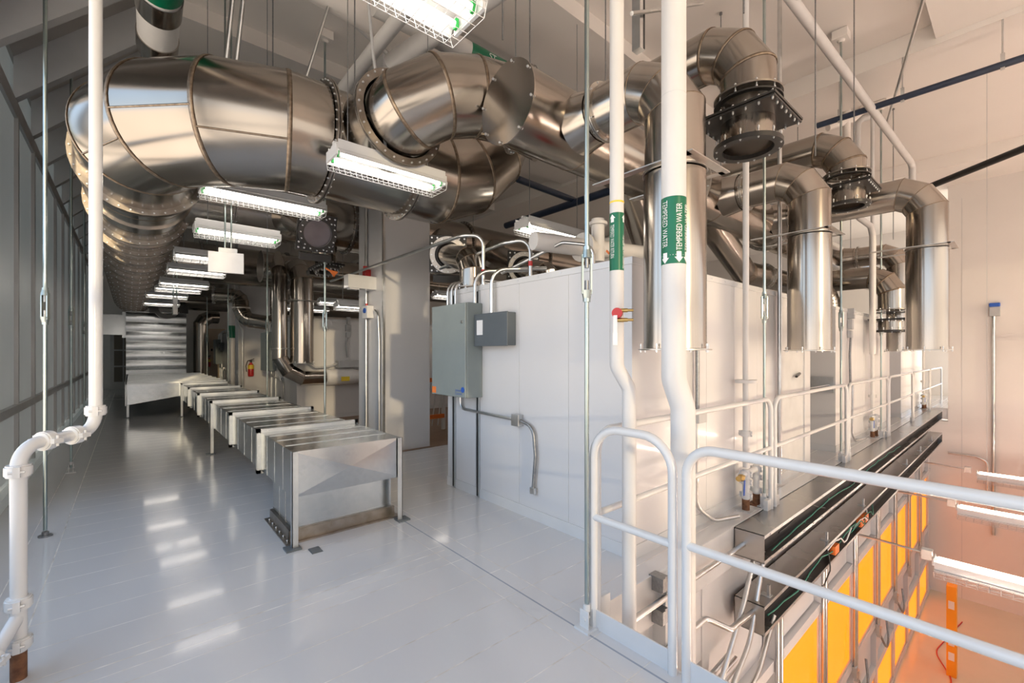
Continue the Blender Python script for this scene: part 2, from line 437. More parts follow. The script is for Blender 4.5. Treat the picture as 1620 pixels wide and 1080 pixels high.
SC.cycles.sample_clamp_indirect = 6; SC.cycles.caustics_reflective = False; SC.cycles.caustics_refractive = False

# ------------------------------------------------------------------ setting
EDGE = 1.69; CZ = 6.1; HZ = -5.1
bm = bm_new()
box(bm, -1.0, 2.0, -7, EDGE, -.3, 0); box(bm, 17.02, 22, 1.37, EDGE, -.3, -.002); box(bm, -1.0, 22, EDGE, 25, -.3, 0)
fl = struct('floor', bm, FLOOR)
bm = bm_new(); box(bm, 2.95, 9, 6.3, 12.5, .001, .006); struct('deck', bm, WOODFL, fl)
bm = bm_new(); box(bm, 2.0, 17.2, -7, 2.0, HZ - .2, HZ); struct('floor_hall', bm, HALLFL)
# edge angle along the opening and white fascia under it
bm = bm_new(); box(bm, 2.0, 22, EDGE - .012, EDGE, -.34, .004); struct('trim_1', bm, WPAINT)
bm = bm_new(); box(bm, 2.0, 2.012, -7, EDGE - .02, -.3, .004); struct('trim_2', bm, WPAINT)
# ceiling with down-stand beams
bm = bm_new(); box(bm, -1.3, 22, -7.3, 25.3, CZ, CZ + .2)
ce = struct('ceiling', bm, CEIL)
for y0, y1 in ((-3.6, -2.6), (.0, .8), (3.8, 4.9), (7.1, 7.8), (10.6, 11.6), (14.2, 14.9), (18, 19)):
    bm = bm_new(); box(bm, .2, 8.44, y0, y1, CZ - .22, CZ - .001); struct('beam', bm, CEIL, ce)
for x0, x1 in ((8.44, 9.55), (14.2, 15.2)):
    bm = bm_new(); box(bm, x0, x1, -7, 25, CZ - .30, CZ - .001); struct('beam', bm, CEIL, ce)
# sloped soffit over the left wall, with ribs
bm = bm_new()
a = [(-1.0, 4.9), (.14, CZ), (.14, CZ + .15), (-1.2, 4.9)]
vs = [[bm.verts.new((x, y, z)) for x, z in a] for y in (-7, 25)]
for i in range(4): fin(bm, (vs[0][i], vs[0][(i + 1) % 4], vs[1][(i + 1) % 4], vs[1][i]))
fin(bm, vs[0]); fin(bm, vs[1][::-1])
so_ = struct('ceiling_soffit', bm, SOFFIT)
for k in range(-6, 16):
    y = 7.5 + 1.18 * k; bm = bm_new()
    pr = [(-1.0, 4.42), (.62, CZ), (.14, CZ), (-1.0, 4.90)]
    vs = [[bm.verts.new((x, yy, z)) for x, z in pr] for yy in (y, y + .13)]
    for i in range(4): fin(bm, (vs[0][i], vs[0][(i + 1) % 4], vs[1][(i + 1) % 4], vs[1][i]))
    fin(bm, vs[0]); fin(bm, vs[1][::-1])
    struct('rib', bm, WPAINT, so_)
# left wall: opaque grey panels with a faint added daylight glow in a mullion frame (beyond), windows open to the sky beside the camera
bm = bm_new(); box(bm, -1.2, -1.03, 6.4, 25, 0, 4.95); wl = struct('wall_left', bm, GREYGLOW)
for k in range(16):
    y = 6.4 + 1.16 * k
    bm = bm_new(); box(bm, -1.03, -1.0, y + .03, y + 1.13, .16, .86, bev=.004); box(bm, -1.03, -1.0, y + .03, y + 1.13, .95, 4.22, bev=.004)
    struct('panel', bm, GREYGLOW, wl)
    bm = bm_new(); box(bm, -1.03, -.965, y - .028, y + .028, 0, 4.24); struct('mullion', bm, GREYDK, wl)
bm = bm_new(); box(bm, -1.03, -.955, 6.4, 25, .86, .95); struct('rail', bm, GREYDK, wl)
bm = bm_new(); box(bm, -1.03, -.97, 6.4, 25, 4.22, 4.40); struct('rail', bm, GREYDK, wl)
bm = bm_new(); box(bm, -1.0, -.93, -7, 25, 0, .12); struct('baseboard_left', bm, GREYGLOW)
bm = bm_new(); box(bm, -1.2, -1.0, -7, 6.4, 0, .5); box(bm, -1.2, -1.0, -7, 6.4, 4.2, 4.95)
for y in (-7, -5.2, -3.4, -1.6, .2, 2.0, 3.8, 5.6): box(bm, -1.16, -1.0, y, y + .10, .5, 4.2)
box(bm, -1.16, -1.0, -7, 6.4, 2.3, 2.37)
struct('window_left', bm, GREYDK)
# wall behind the camera: windows with mullions that let the low sun through
bm = bm_new(); box(bm, -1.2, 17.3, -7.3, -7, HZ, 1.1); box(bm, -1.2, 17.3, -7.3, -7, 4.7, CZ)
for x in (-1.2, .9, 2.3, 3.6, 5.2, 6.8, 8.4, 10, 11.6, 13.2, 14.8, 16.4): box(bm, x, x + .32, -7.25, -7, 1.1, 4.7)
box(bm, -1.2, 17.3, -7.2, -7.05, 2.72, 2.86)
struct('wall_back', bm, WARMWALL)
# far plaster wall of the tall hall, wall under the deck, end walls
bm = bm_new(); box(bm, 17, 17.3, -7, 1.37, HZ, CZ); box(bm, 17, 17.3, 1.37, 2.0, HZ, -.36)
wf = struct('wall_right', bm, WARMWALL)
for y in (1.1, -.3, -1.7, -3.1):
    bm = bm_new(); box(bm, 16.995, 17.0, y - .004, y + .004, HZ, CZ - .4); struct('joint', bm, JOINT, wf)
bm = bm_new(); box(bm, 1.8, 2.0, -7, EDGE, HZ, -.31); struct('wall_front', bm, WARMWALL)
bm = bm_new(); box(bm, -1.2, 22, 25, 25.3, 0, CZ); struct('wall_far', bm, WARMWALL)
bm = bm_new(); box(bm, 22, 22.3, 1.37, 25, HZ, CZ); struct('wall_end', bm, WARMWALL)
# lower wall under the ledge with amber glazing between white mullions
LY = 1.72
bm = bm_new(); box(bm, 2.0, 22, LY + .12, LY + .3, HZ, -.31); lw = struct('wall_lower', bm, WHITE)
bm = bm_new()
for z0, z1 in ((-1.82, -1.70), (-3.32, -3.20), (-4.16, -4.02), (-5.1, -5.0), (-.96, -.31)): box(bm, 2.0, 17, LY, LY + .12, z0, z1)
box(bm, 2.0, 3.2, LY + .05, LY + .12, HZ, -.9)
struct('transom', bm, WHITE, lw)
WX = [5.2 + 1.62 * k for k in range(8)]
for x in [3.58] + WX:
    bm = bm_new(); box(bm, x - .06, x + .06, LY - .008, LY + .11, HZ, -.345); struct('mullion', bm, WHITE, lw)
n = 0
for k, x in enumerate(WX[:-1]):
    for z0, z1 in ((-3.2, -1.82), (-5.0, -4.16)):
        n += 1
        bm = bm_new(); box(bm, x + .06, x + 1.56, LY + .035, LY + .05, z0, z1); p = struct('window_%d' % n, bm, AMBER)
        bm = bm_new()
        for a0, a1, c0, c1 in ((x + .06, x + .085, z0, z1), (x + 1.535, x + 1.56, z0, z1), (x + .06, x + 1.56, z0, z0 + .03), (x + .06, x + 1.56, z1 - .03, z1)):
            box(bm, a0, a1, LY + .015, LY + .035, c0, c1)
        struct('frame', bm, GREYPL, p)
    for z0, z1 in ((-1.7, -.96), (-4.02, -3.32)):
        bm = bm_new(); box(bm, x + .12, x + 1.5, LY + .06, LY + .12, z0 + .02, z1 - .02, bev=.01); struct('panel', bm, WHITE, lw)
# far end: a louvred door and a beige cabinet wall
bm = bm_new(); box(bm, -.62, .5, 24.93, 25, 0, 2.5); d1 = struct('door_1', bm, GREYDK)
for i in range(3):
    for j in range(3):
        bm = bm_new(); box(bm, -.5 + .32 * i, -.23 + .32 * i, 24.91, 24.935, .3 + .68 * j, .92 + .68 * j); struct('grille', bm, mat('grille_%d%d' % (i, j), (.20, .17, .14), .6), d1)
# painted square columns
def column(name, x0, x1, y0, y1):
    bm = bm_new(); box(bm, x0, x1, y0, y1, .0, CZ - .001, bev=.006); c = struct(name, bm, WHITE)
    bm = bm_new()
    for (xx, yy) in ((x0, y0),): box(bm, xx - .005, xx + .03, yy - .005, yy + .03, .02, 5.8)
    struct('corner_bead', bm, CONDUIT, c); return c
column('column', 2.92, 3.73, 6.38, 7.33)
column('column', 2.42, 3.25, 15.1, 15.9)
# ------------------------------------------------------------------ big ducts
Z0 = 3.53
# run along the aisle
A = thing('exhaust_main', 'huge round stainless exhaust main with many bolted rings running away along the left wall', 'duct', (.1, 6.0, Z0 - .5))
duct('duct_body', A, [(.1, 6.02, Z0), (.1, 21.6, Z0)], .5, 48, extra=[((.1, y, Z0), (0, 1, 0)) for y in (6.5, 7.3)])
for i, y in enumerate((6.05, 7.72, 8.62, 9.5, 10.4, 11.3, 12.2, 13.1, 14, 14.9, 15.8, 16.7, 17.6, 18.5, 19.4, 20.3, 21.3)):
    if i < 5: flange(A, (.1, y, Z0), (0, 1, 0), .5, .06, .016, 36, FLANGE)
    else:
        o = flange(A, (.1, y, Z0), (0, 1, 0), .5, .06, .016, 36, FLANGE, bo=False)
        bm = bm_new()
        for p in circle_pts((.1, y, Z0), (0, 1, 0), .536, 26): tube(bm, [p - V((0, .035, 0)), p + V((0, .035, 0))], .011, 5)
        b = obj('bolt_circle', bm, BOLT, o); b['kind'] = 'stuff'
for y in (6.9, 8.2, 9.1, 9.95):
    bm = bm_new(); disc_ring(bm, (.1, y, Z0), (0, 1, 0), .495, .52, .03, 48); obj('stiffener_ring', bm, STEELD, A)
# elbow from the aisle run into the cross header
E1 = thing('exhaust_elbow', 'huge gored stainless elbow turning from the left wall across the aisle, darkened weld seams', 'duct', (.45, 4.6, Z0 - .5))
R = 1.22
el = duct('elbow_body', E1, gores((.1, 5.98, Z0), (.1, 4.37, Z0), (1.33, 4.37, Z0), R, 4), .505, 48, bead=.02)
ctr_ = V((.1 + R, 4.37 + R, Z0))
for a0, a1, up_ in ((191.6, 213.4, -.62), (214, 236, -.2), (236.6, 258.4, -.5)):   # longitudinal seam beads on the gores
    am = math.radians((a0 + a1) / 2); dm = V((-math.sin(am), math.cos(am), 0)); om = V((math.cos(am), math.sin(am), 0))
    rr_ = R + .506 * math.cos(up_); c0 = ctr_ + om * rr_ + V((0, 0, .506 * math.sin(up_))); ln = 2 * rr_ * math.tan(math.radians(a1 - a0) / 2)
    bm = bm_new(); tube(bm, [c0 - dm * ln / 2, c0 + dm * ln / 2], .008, 6); obj('longitudinal_seam', bm, WELD, E1)
flange(E1, (.1, 5.97, Z0), (0, 1, 0), .505, .06, .012, 36, pair=False)
flange(E1, (1.36, 4.37, Z0), (1, 0, 0), .505, .055, .014, 40, FLANGE)
# cross header with upward elbow
B = thing('exhaust_header', 'thick stainless cross header behind the wire guarded lamp, turning upwards at its right end', 'duct', (2.0, 4.37, Z0 - .5))
duct('header_body', B, [(1.39, 4.37, Z0), (2.2, 4.37, Z0)], .5, 48)
R2 = 1.08
duct('elbow_body', B, gores((2.23, 4.37, Z0), (2.38 + R2, 4.37, Z0), (2.38 + R2, 4.37, 4.72), R2, 4), .51, 48, bead=.018)
flange(B, (2.2, 4.37, Z0), (1, 0, 0), .505, .055, .014, 40, FLANGE)
bm = bm_new(); lathe(bm, (2.38 + R2, 4.37, 4.72), [(.5, 0), (.5, .05), (.3, .12), (.05, .15)], 40); obj('end_cap', bm, STEEL, B)
# take-off from the header to the front manifold
T = thing('exhaust_branch', 'stainless gooseneck branch with big bolted ring between the cross header and the capped manifold', 'duct', (2.1, 3.3, 3.5))
bm = bm_new()
rings = tube(bm, [(1.78, 4.25, 3.56), (1.79, 3.62, 3.58)], .42, 40, 0, False, r1=.36); obj('saddle', bm, STEEL, T)
duct('branch_body', T, [(1.795, 3.6, 3.585), (1.82, 3.44, 3.62), (2.02, 3.30, 3.74), (2.36, 3.24, 3.84), (2.70, 3.08, 3.80), (2.92, 2.85, 3.62)], .33, 40, bead=.016)
flange(T, (1.79, 3.56, 3.585), (-.04, 1, -.06), .35, .06, .014, 28, FLANGE)
flange(T, (2.74, 3.04, 3.77), (.62, -.66, -.36), .325, .055, .014, 24, FLANGE)
# front manifold with its blanking plate
ZC = Z0 - .02
C = thing('exhaust_manifold', 'long stainless manifold above the white enclosures, round blanking plate on its near end', 'duct', (2.25, 2.665, Z0 - .32))
duct('manifold_body', C, [(2.26, 2.665, ZC), (15, 2.665, ZC)], .305, 40, extra=[((x, 2.665, ZC), (1, 0, 0)) for x in (3.05, 4.4, 5.6, 8.3)])
bm = bm_new(); disc_ring(bm, (2.25, 2.665, ZC), (1, 0, 0), 0, .32, .012, 48); pl = obj('blanking_plate', bm, STEELD, C)
bolts(pl, circle_pts((2.25, 2.665, ZC), (1, 0, 0), .30, 8, .3), (1, 0, 0), .011, .05)
for x in (4.95, 7.6): flange(C, (x, 2.665, ZC), (1, 0, 0), .315, .05, .012, 24, FLANGEL)

def drop(x, y, rr, zc, zb, zbr, name_label, ln_branch_y, nb=8):
    """branch off the manifold, gored elbow and vertical drop with a wider sleeve, strap and bottom flange"""
    t = thing('exhaust_drop', name_label, 'duct', (x, y, zb), 'stainless drop ducts')
    y0 = ln_branch_y
    bm = bm_new(); tube(bm, [(x, y0, zc), (x, y0 - .2, zc)], rr * 1.22, 32, 0, False, r1=rr * 1.04); obj('collar', bm, STEELD, t)
    pts = gores((x, y0 - .16, zc), (x, y, zc), (x, y, zbr), rr * 1.75, 3)
    duct('elbow_body', t, pts, rr, 36, STEELD, bead=.004)
    flange(t, (x, y0 - .26, zc), (0, 1, 0), rr, .03, .01, 12, FLANGEL, bolt_r=.007)
    bm = bm_new(); tube(bm, [(x, y, zbr - .02), (x, y, zb + .02)], rr * 1.03, 40, 0, False); tube(bm, [(x, y, zb + .02), (x, y, zb + .06)], rr * 1.045, 40, 0, False); obj('sleeve', bm, STEELD, t)
    f = flange(t, (x, y, zb + .012), (0, 0, 1), rr * 1.03, .035, .008, 8, FLANGEL, pair=False, bo=False)
    bolts(f, circle_pts((x, y, zb + .022), (0, 0, 1), rr * 1.03 + .022, nb), (0, 0, 1), .008, .06)
    bm = bm_new()   # support plate around the duct: a thin square bracket with a raised lip
    disc_ring(bm, (x, y, zbr), (0, 0, 1), rr * 1.0, rr * 1.07, .02, 36)
    e = rr * 1.02
    for sx_ in (-1, 1): box(bm, x + sx_ * e - .03 + sx_ * .03, x + sx_ * e + .03 + sx_ * .03, y - e - .03, y + .5, zbr - .004, zbr + .004)
    box(bm, x - e - .06, x + e + .06, y - e - .06, y - e + .0, zbr - .004, zbr + .004)
    obj('support_bracket', bm, FLANGEL, t)
    return t
drop(2.83, 1.57, .198, 3.43, 1.55, 2.77, 'widest stainless drop duct hanging behind the pair of white water pipes', 2.42)
drop(5.56, 1.52, .198, 3.46, 1.55, 2.81, 'middle one of the three long stainless drop ducts over the white railing', 2.42)
drop(7.25, .765, .19, 3.50, 1.56, 2.79, 'rightmost long stainless drop duct in front of the plain pink wall', 2.42)
drop(11.0, 1.54, .19, 3.43, 1.55, 2.79, 'far stainless drop duct partly hidden behind the rightmost drop', 2.42)

def damper(x, y, rr, zt, zb, back, label, lowplate=0.0):
    """elbow coming from behind and dropping to a square black blade plate and an open black ring"""
    t = thing('damper_drop', label, 'duct', (x, y, zb), 'open ended damper ducts')
    zc = zt - rr; top = zb + .41
    duct('elbow_body', t, gores((x, back, zc), (x, y, zc), (x, y, top), rr * 2.0, 3), rr, 36, STEEL, bead=.013)
    f = flange(t, (x, y, top), (0, 0, 1), rr, .045, .014, 10, FLANGE, pair=False, bo=False)
    bolts(f, circle_pts((x, y, top - .01), (0, 0, 1), rr + .028, 10, .5), (0, 0, 1), .009, .075)
    bm = bm_new(); disc_ring(bm, (x, y, top - .05), (0, 0, 1), rr, rr + .045, .012, 36); obj('gasket_ring', bm, BLACK, t)
    # square blade plate, turned to the aisle
    ax = V((1, 0, 0)); ay = V((0, 1, 0)); s = rr * 2 + .19
    bm = bm_new(); obox(bm, (x, y, zb + .235), ax, ay, (0, 0, 1), s, s, .016); obox(bm, (x, y, zb + .215), ax, ay, (0, 0, 1), s * .98, s * .98, .012)
    p = obj('blade_plate', bm, BLACK, t)
    pts = []
    for i in range(7):
        q = (i / 6 - .5) * (s - .05)
        pts += [V((x, y, zb + .225)) + ax * q + ay * sg * (s / 2 - .025) for sg in (-1, 1)]
        if 0 < i < 6: pts += [V((x, y, zb + .225)) + ay * q + ax * sg * (s / 2 - .025) for sg in (-1, 1)]
    bolts(p, pts, (0, 0, 1), .009, .075)
    bm = bm_new(); tube(bm, [(x, y, zb + .235), (x, y, zb + .02)], rr * .98, 36, 0, False); tube(bm, [(x, y, zb + .02), (x, y, zb + .235)], rr * .96, 36, 0, False); obj('neck', bm, STEEL, t)
    f = flange(t, (x, y, zb + .025), (0, 0, 1), rr * .93, .06, .035, 10, BLACK, pair=False, bo=False)
    bolts(f, circle_pts((x, y, zb + .045), (0, 0, 1), rr * .9 + .05, 12, .3), (0, 0, 1), .009, .095)
    bm = bm_new(); disc_ring(bm, (x, y, zb + .20), (0, 0, 1), 0, rr * .95, .01, 36); obj('blade', bm, GREYPL, t)
    bm = bm_new(); disc_ring(bm, (x, back - .03, zc), (0, 1, 0), rr * .98, rr + .06, .02, 36); obj('back_flange', bm, FLANGE, t)
    return t
damper(3.62, 1.40, .195, 4.17, 3.10, 3.1, 'nearest open damper duct high above the ledge, square black plate and black ring')
damper(6.62, 1.42, .195, 4.30, 3.30, 3.1, 'second open damper duct with black ring between the middle and rightmost drops')
damper(10.4, 1.56, .2, 3.13, 1.9, 3.1, 'low far damper duct ending behind the lower half of the rightmost drop')
H = thing('upper_manifold', 'upper stainless pipe feeding the open damper ducts behind the manifold', 'duct', (3.2, 3.25, 3.7))
duct('manifold_body', H, [(3.3, 3.25, 3.97), (14, 3.25, 3.97)], .26, 32)
# slanting duct between the manifold and the enclosure roof
t = thing('slanting_duct', 'slanting stainless duct going down from the manifold to the enclosure roof', 'duct', (5.0, 3.0, 2.26))
duct('duct_body', t, bend([(4.15, 2.85, 3.5), (5.0, 3.05, 2.75), (5.9, 3.05, 2.62), (6.35, 3.05, 2.27)], .3, 3), .2, 32)
flange(t, (5.9, 3.05, 2.62), (1, 0, -.6), .2, .04, .012, 12, FLANGE)
t = thing('looped_duct', 'looped stainless duct behind the second open damper', 'duct', (8.3, 3.0, 2.26))
duct('duct_body', t, bend([(5.7, 2.8, 3.45), (7.6, 3.0, 2.85), (9.3, 2.9, 2.85), (9.9, 2.4, 2.6), (9.9, 2.4, 2.27)], .4, 4), .19, 32)
flange(t, (8.3, 2.96, 2.85), (1, -.06, 0), .19, .04, .012, 12, FLANGEL)
# second cross header over the first enclosure with two damper branches
F = thing('rear_header', 'second stainless cross header farther back, above the square white column', 'duct', (3, 7.85, 3.3))
duct('header_body', F, [(.45, 7.85, 3.8), (12, 7.85, 3.8)], .47, 44)
for x in (1.15, 2.9, 5.35, 7.6, 9.9): flange(F, (x, 7.85, 3.8), (1, 0, 0), .47, .05, .014, 32, FLANGE)
def plate_damper(p0, c, label, end=None, rr=.2, size=.47):
    """branch from the header to a square black blade plate; either open there or turned down on to a roof"""
    p0, c = V(p0), V(c); d = (c - p0).normalized(); ax = d.cross(V((0, 0, 1))).normalized(); az = ax.cross(d)
    t = thing('plate_damper', label, 'damper', (c.x, c.y, c.z - size / 2))
    bm = bm_new(); tube(bm, [p0, p0 + d * .3], rr * 1.5, 32, 0, False, r1=rr); tube(bm, [p0 + d * .3, c], rr, 32, 0, False); obj('branch', bm, STEEL, t)
    bm = bm_new(); obox(bm, c, ax, d, az, size, .03, size); pl = obj('blade_plate', bm, BLACK, t)
    h = size / 2 - .03; st = 2 * h / 6; pts = []
    for k in range(7):
        for sg in (-1, 1):
            pts.append(c + ax * sg * h + az * (k * st - h))
            if 0 < k < 6: pts.append(c + az * sg * h + ax * (k * st - h))
    bolts(pl, pts, d, .012, .07)
    bm = bm_new(); obox(bm, c - az * (size / 2 + .07) + d * .03, ax, d, az, size * .8, .09, .09); obj('actuator', bm, BLACK, t)
    f = flange(t, c + d * .06, d, rr * .86, .06, .045, 16, BLACK if end is None else FLANGEL, pair=False)
    if end is None:
        bm = bm_new(); disc_ring(bm, c + d * .035, d, 0, rr * .87, .02, 32); obj('blade', bm, BLADE, t)
    else:
        e = V(end); m = V((e.x, e.y, 0)); k = c + d * ((V((e.x - c.x, e.y - c.y, 0)).length) / max(.1, V((d.x, d.y, 0)).length))
        duct('elbow_body', t, gores(c + d * .05, V((e.x, e.y, k.z)), e, .24, 3), rr * .72, 28, bead=.004)
        flange(t, e + V((0, 0, .02)), (0, 0, 1), rr * .72, .05, .012, 12, FLANGE, pair=False)
    return t
plate_damper((4.6, 7.45, 3.65), (3.1, 4.85, 2.80), 'square black damper on the enclosure roof, nearest the white column', (2.98, 4.15, 2.262))
plate_damper((5.9, 7.45, 3.65), (4.4, 4.85, 2.80), 'square black damper on the enclosure roof under the small right hand lamp', (4.27, 4.15, 2.262))
plate_damper((1.9, 7.45, 3.65), (1.82, 5.96, 3.08), 'square black damper with round dark disc, facing the camera left of the column')
plate_damper((2.5, 7.85, 3.45), (2.53, 7.75, 2.99), 'black damper pointing down just left of the column', None, .17, .42)
# second bay: manifold with blanking plate, wide drop, thin drop that turns into a white plastic pipe
C2 = thing('exhaust_manifold', 'stainless manifold in the second bay, ending above the pair of vertical ducts', 'duct', (2.25, 11.37, 3.2))
duct('manifold_body', C2, [(2.26, 11.37, 3.5), (10, 11.37, 3.5)], .315, 32)
bm = bm_new(); disc_ring(bm, (2.25, 11.37, 3.5), (1, 0, 0), 0, .36, .012, 40); obj('blanking_plate', bm, FLANGEL, C2)
drop(2.83, 10.27, .23, 3.38, 1.3, 2.65, 'wide vertical stainless duct left of the white column, thinner duct beside it', 11.1)
t = thing('thin_drop', 'thin stainless duct beside the wide one, turning into a white plastic pipe at the bottom', 'duct', (2.5, 10.35, .8))
duct('duct_body', t, gores((2.40, 10.3, 3.2), (2.40, 10.3, .98), (3.35, 10.3, .98), .62, 3), .15, 28, STEELD, bead=.004)
duct('upper_elbow', t, gores((2.40, 11.1, 3.35), (2.40, 10.3, 3.35), (2.40, 10.3, 3.15), .28, 3), .15, 28, STEELD, bead=.004)
flange(t, (2.40, 10.3, 1.62), (0, 0, 1), .15, .03, .01, 8, FLANGEL, bo=False)
bm = bm_new(); lathe(bm, (3.33, 10.3, .98), [(.165, 0), (.185, .05), (.185, .62), (.15, .72), (.15, .9), (.19, 1.02), (.19, 1.5)], 24, 0, (1, 0, 0)); wp = obj('plastic_pipe', bm, PIPEW, t)
bm = bm_new(); obox(bm, (3.72, 10.112, 1.0 - .06), (1, 0, 0), (0, 1, 0), (0, 0, 1), .19, .006, .10); obj('warning_sticker', bm, YELLOW, t)
bm = bm_new(); box(bm, 3.6, 4.2, 10.2, 10.42, 1.19, 1.36, bev=.012); tube(bm, bend([(3.65, 10.3, 1.3), (3.4, 10.25, 1.22), (3.1, 10.22, 1.2), (2.95, 10.2, 1.32)], .1, 4), .02, 8); tube(bm, bend([(4.2, 10.3, 1.32), (4.38, 10.22, 1.5), (4.45, 10.2, 1.3), (4.22, 10.2, 1.18)], .08, 5), .012, 8)
tag(obj('actuator_box', bm, GREYPL), 'grey actuator box with black leads lying on the white plastic pipe', 'control box')
for (x1, y, z, r, lb, ) in ((9, 13.07, 3.72, .47, 'third stainless cross header, far down the aisle'), (9, 16.6, 3.7, .45, 'fourth stainless cross header, far down the aisle behind the hanging lamps'), (9, 19.9, 3.4, .32, 'farthest stainless cross header before the end wall')):
    t = thing('far_header', lb, 'duct', (3, y, z - r))
    duct('header_body', t, [(.5, y, z), (x1, y, z)], r, 32)
    for x in (1.3, 3.2, 5.2): flange(t, (x, y, z), (1, 0, 0), r, .05, .02, 24, FLANGE, bo=False)
t = thing('offset_duct', 'small stainless duct with double bend beside the far white column', 'duct', (2.4, 14.2, 2.3))
duct('duct_body', t, bend([(1.75, 14.6, 3.12), (2.35, 14.4, 3.12), (2.35, 14.3, 2.75), (2.45, 14.2, 2.45), (3.3, 13.6, 2.3), (3.6, 13.4, 2.1)], .3, 3), .2, 28)
flange(t, (1.75, 14.6, 3.12), (1, -.2, 0), .2, .04, .02, 10, FLANGEL); flange(t, (2.35, 14.32, 2.78), (0, 0, 1), .2, .03, .012, 10, FLANGEL, bo=False); flange(t, (3.0, 13.82, 2.37), (.8, -.5, -.15), .2, .03, .02, 10, FLANGE, bo=False)
t = thing('far_drop', 'dim vertical stainless duct beside the ribbed plenum', 'duct', (2.0, 20.5, .8))
duct('duct_body', t, gores((2.6, 20.6, 2.9), (2.05, 20.5, 2.9), (2.05, 20.5, .1), .4, 3), .24, 28, STEELD)
# ------------------------------------------------------------------ galvanised duct chain on the deck
def rib_sheet(bm, x0, x1, y0, y1, z, n, along):
    for i in range(1, n):
        if along == 'y':
            y = y0 + (y1 - y0) * i / n; box(bm, x0 + .02, x1 - .02, y - .004, y + .004, z - .001, z + .004)
G = thing('sheet_metal_duct', 'low galvanised sheet metal duct chain on legs, stepping away down the glossy floor', 'duct', (1.4, 3.73, 0))
gx0, gx1, gz0, gz1 = .965, 1.89, .40, .76
ys = [4.88, 6.45, 8.2, 9.85, 11.6, 13.35]
prev = 3.76
for i, y in enumerate(ys):
    bm = bm_new(); box(bm, gx0, gx1, prev, y - .01, gz0, gz1); rib_sheet(bm, gx0, gx1, prev, y, gz1, 4, 'y')
    for k in range(1, 4):
        yy = prev + (y - prev) * k / 4; box(bm, gx0 - .003, gx0, yy - .003, yy + .003, gz0, gz1)
    obj('duct_section', bm, GALV, G)
    bm = bm_new()
    for yy in (y - .028, y + .006):
        box(bm, gx0 - .035, gx1 + .035, yy, yy + .02, gz1 - .002, gz1 + .035); box(bm, gx0 - .035, gx0, yy, yy + .02, gz0 - .035, gz1 + .035)
        box(bm, gx1, gx1 + .035, yy, yy + .02, gz0 - .035, gz1 + .035); box(bm, gx0 - .035, gx1 + .035, yy, yy + .02, gz0 - .035, gz0)
    f = obj('joint_flange', bm, GALVD, G)
    if i < 4:
        bolts(f, [(gx0 + .06 + .2 * k, y, gz1 + .018) for k in range(5)] + [(gx0 - .018, y, gz0 + .0 + .12 * k) for k in range(4)], (0, 1, 0), .008, .06)
    prev = y + .02
# near end: front sheet with cross break, and the boot that goes through the floor
bm = bm_new()
a, b, c_, d_ = [bm.verts.new(p) for p in ((gx0, 3.755, gz0), (gx1, 3.755, gz0), (gx1, 3.755, gz1), (gx0, 3.755, gz1))]
m_ = bm.verts.new(((gx0 + gx1) / 2, 3.738, (gz0 + gz1) / 2))
for p, q in ((a, b), (b, c_), (c_, d_), (d_, a)): fin(bm, (p, q, m_))
box(bm, gx0, gx1, 3.757, 3.762, gz0, gz1)
obj('end_sheet', bm, GALV, G)
bm = bm_new(); box(bm, 1.0, 1.86, 3.9, 4.52, .03, gz0); box(bm, .997, 1.863, 3.897, 4.523, .115, .12)
for k in range(1, 3): box(bm, .997, 1.0, 3.9 + .2 * k, 3.905 + .2 * k, .04, gz0)
obj('floor_boot', bm, GALV, G)
bm = bm_new(); box(bm, .94, 1.92, 3.84, 4.58, .0, .012); box(bm, .975, 1.0, 3.88, 4.54, .01, .10); box(bm, .975, 1.885, 3.875, 3.9, .01, .10); bf = obj('boot_flange', bm, FLANGE, G)
bolts(bf, [(.965, 3.9 + .12 * k, .012) for k in range(6)], (0, 0, 1), .01, .03)
def leg(x, y, zt, sx=1, foot=True, top=0):
    bm = bm_new(); box(bm, x, x + .045 * sx, y, y + .005, .012, zt); box(bm, x, x + .005 * sx, y, y + .045, .012, zt); l = obj('leg', bm, GALVD, G)
    if foot: bm = bm_new(); box(bm, x - .05, x + .06, y - .04, y + .07, 0, .014); obj('foot_pad', bm, BOXDARK, l)
leg(gx0 - .006, 3.735, gz1); leg(gx1 + .006, 3.735, gz1, -1)
leg(gx0 - .045, 8.05, gz1); leg(gx1 + .045, 8.05, gz1, -1); leg(gx0 - .045, 13.2, gz1)
# wide part farther down with sloping belly
bm = bm_new()
pr = [(-.05, .30), (.95, .46), (.95, .78), (-.05, .78)]
vs = [[bm.verts.new((x, y, z)) for x, z in pr] for y in (13.75, 19.9)]
for i in range(4): fin(bm, (vs[0][i], vs[0][(i + 1) % 4], vs[1][(i + 1) % 4], vs[1][i]))
fin(bm, vs[0]); fin(bm, vs[1][::-1]); box(bm, .93, 1.89, 13.37, 19.9, .40, .775)
obj('wide_section', bm, GALV, G)
for y in (13.8, 14.7, 15.6, 16.5, 17.4, 18.3, 19.2):
    bm = bm_new(); box(bm, -.08, 1.93, y, y + .05, .779, .82); box(bm, -.085, -.05, y, y + .05, .28, .82); obj('joint_flange', bm, GALVD, G)
for y in (13.8, 16.5): leg(-.06, y, .5)
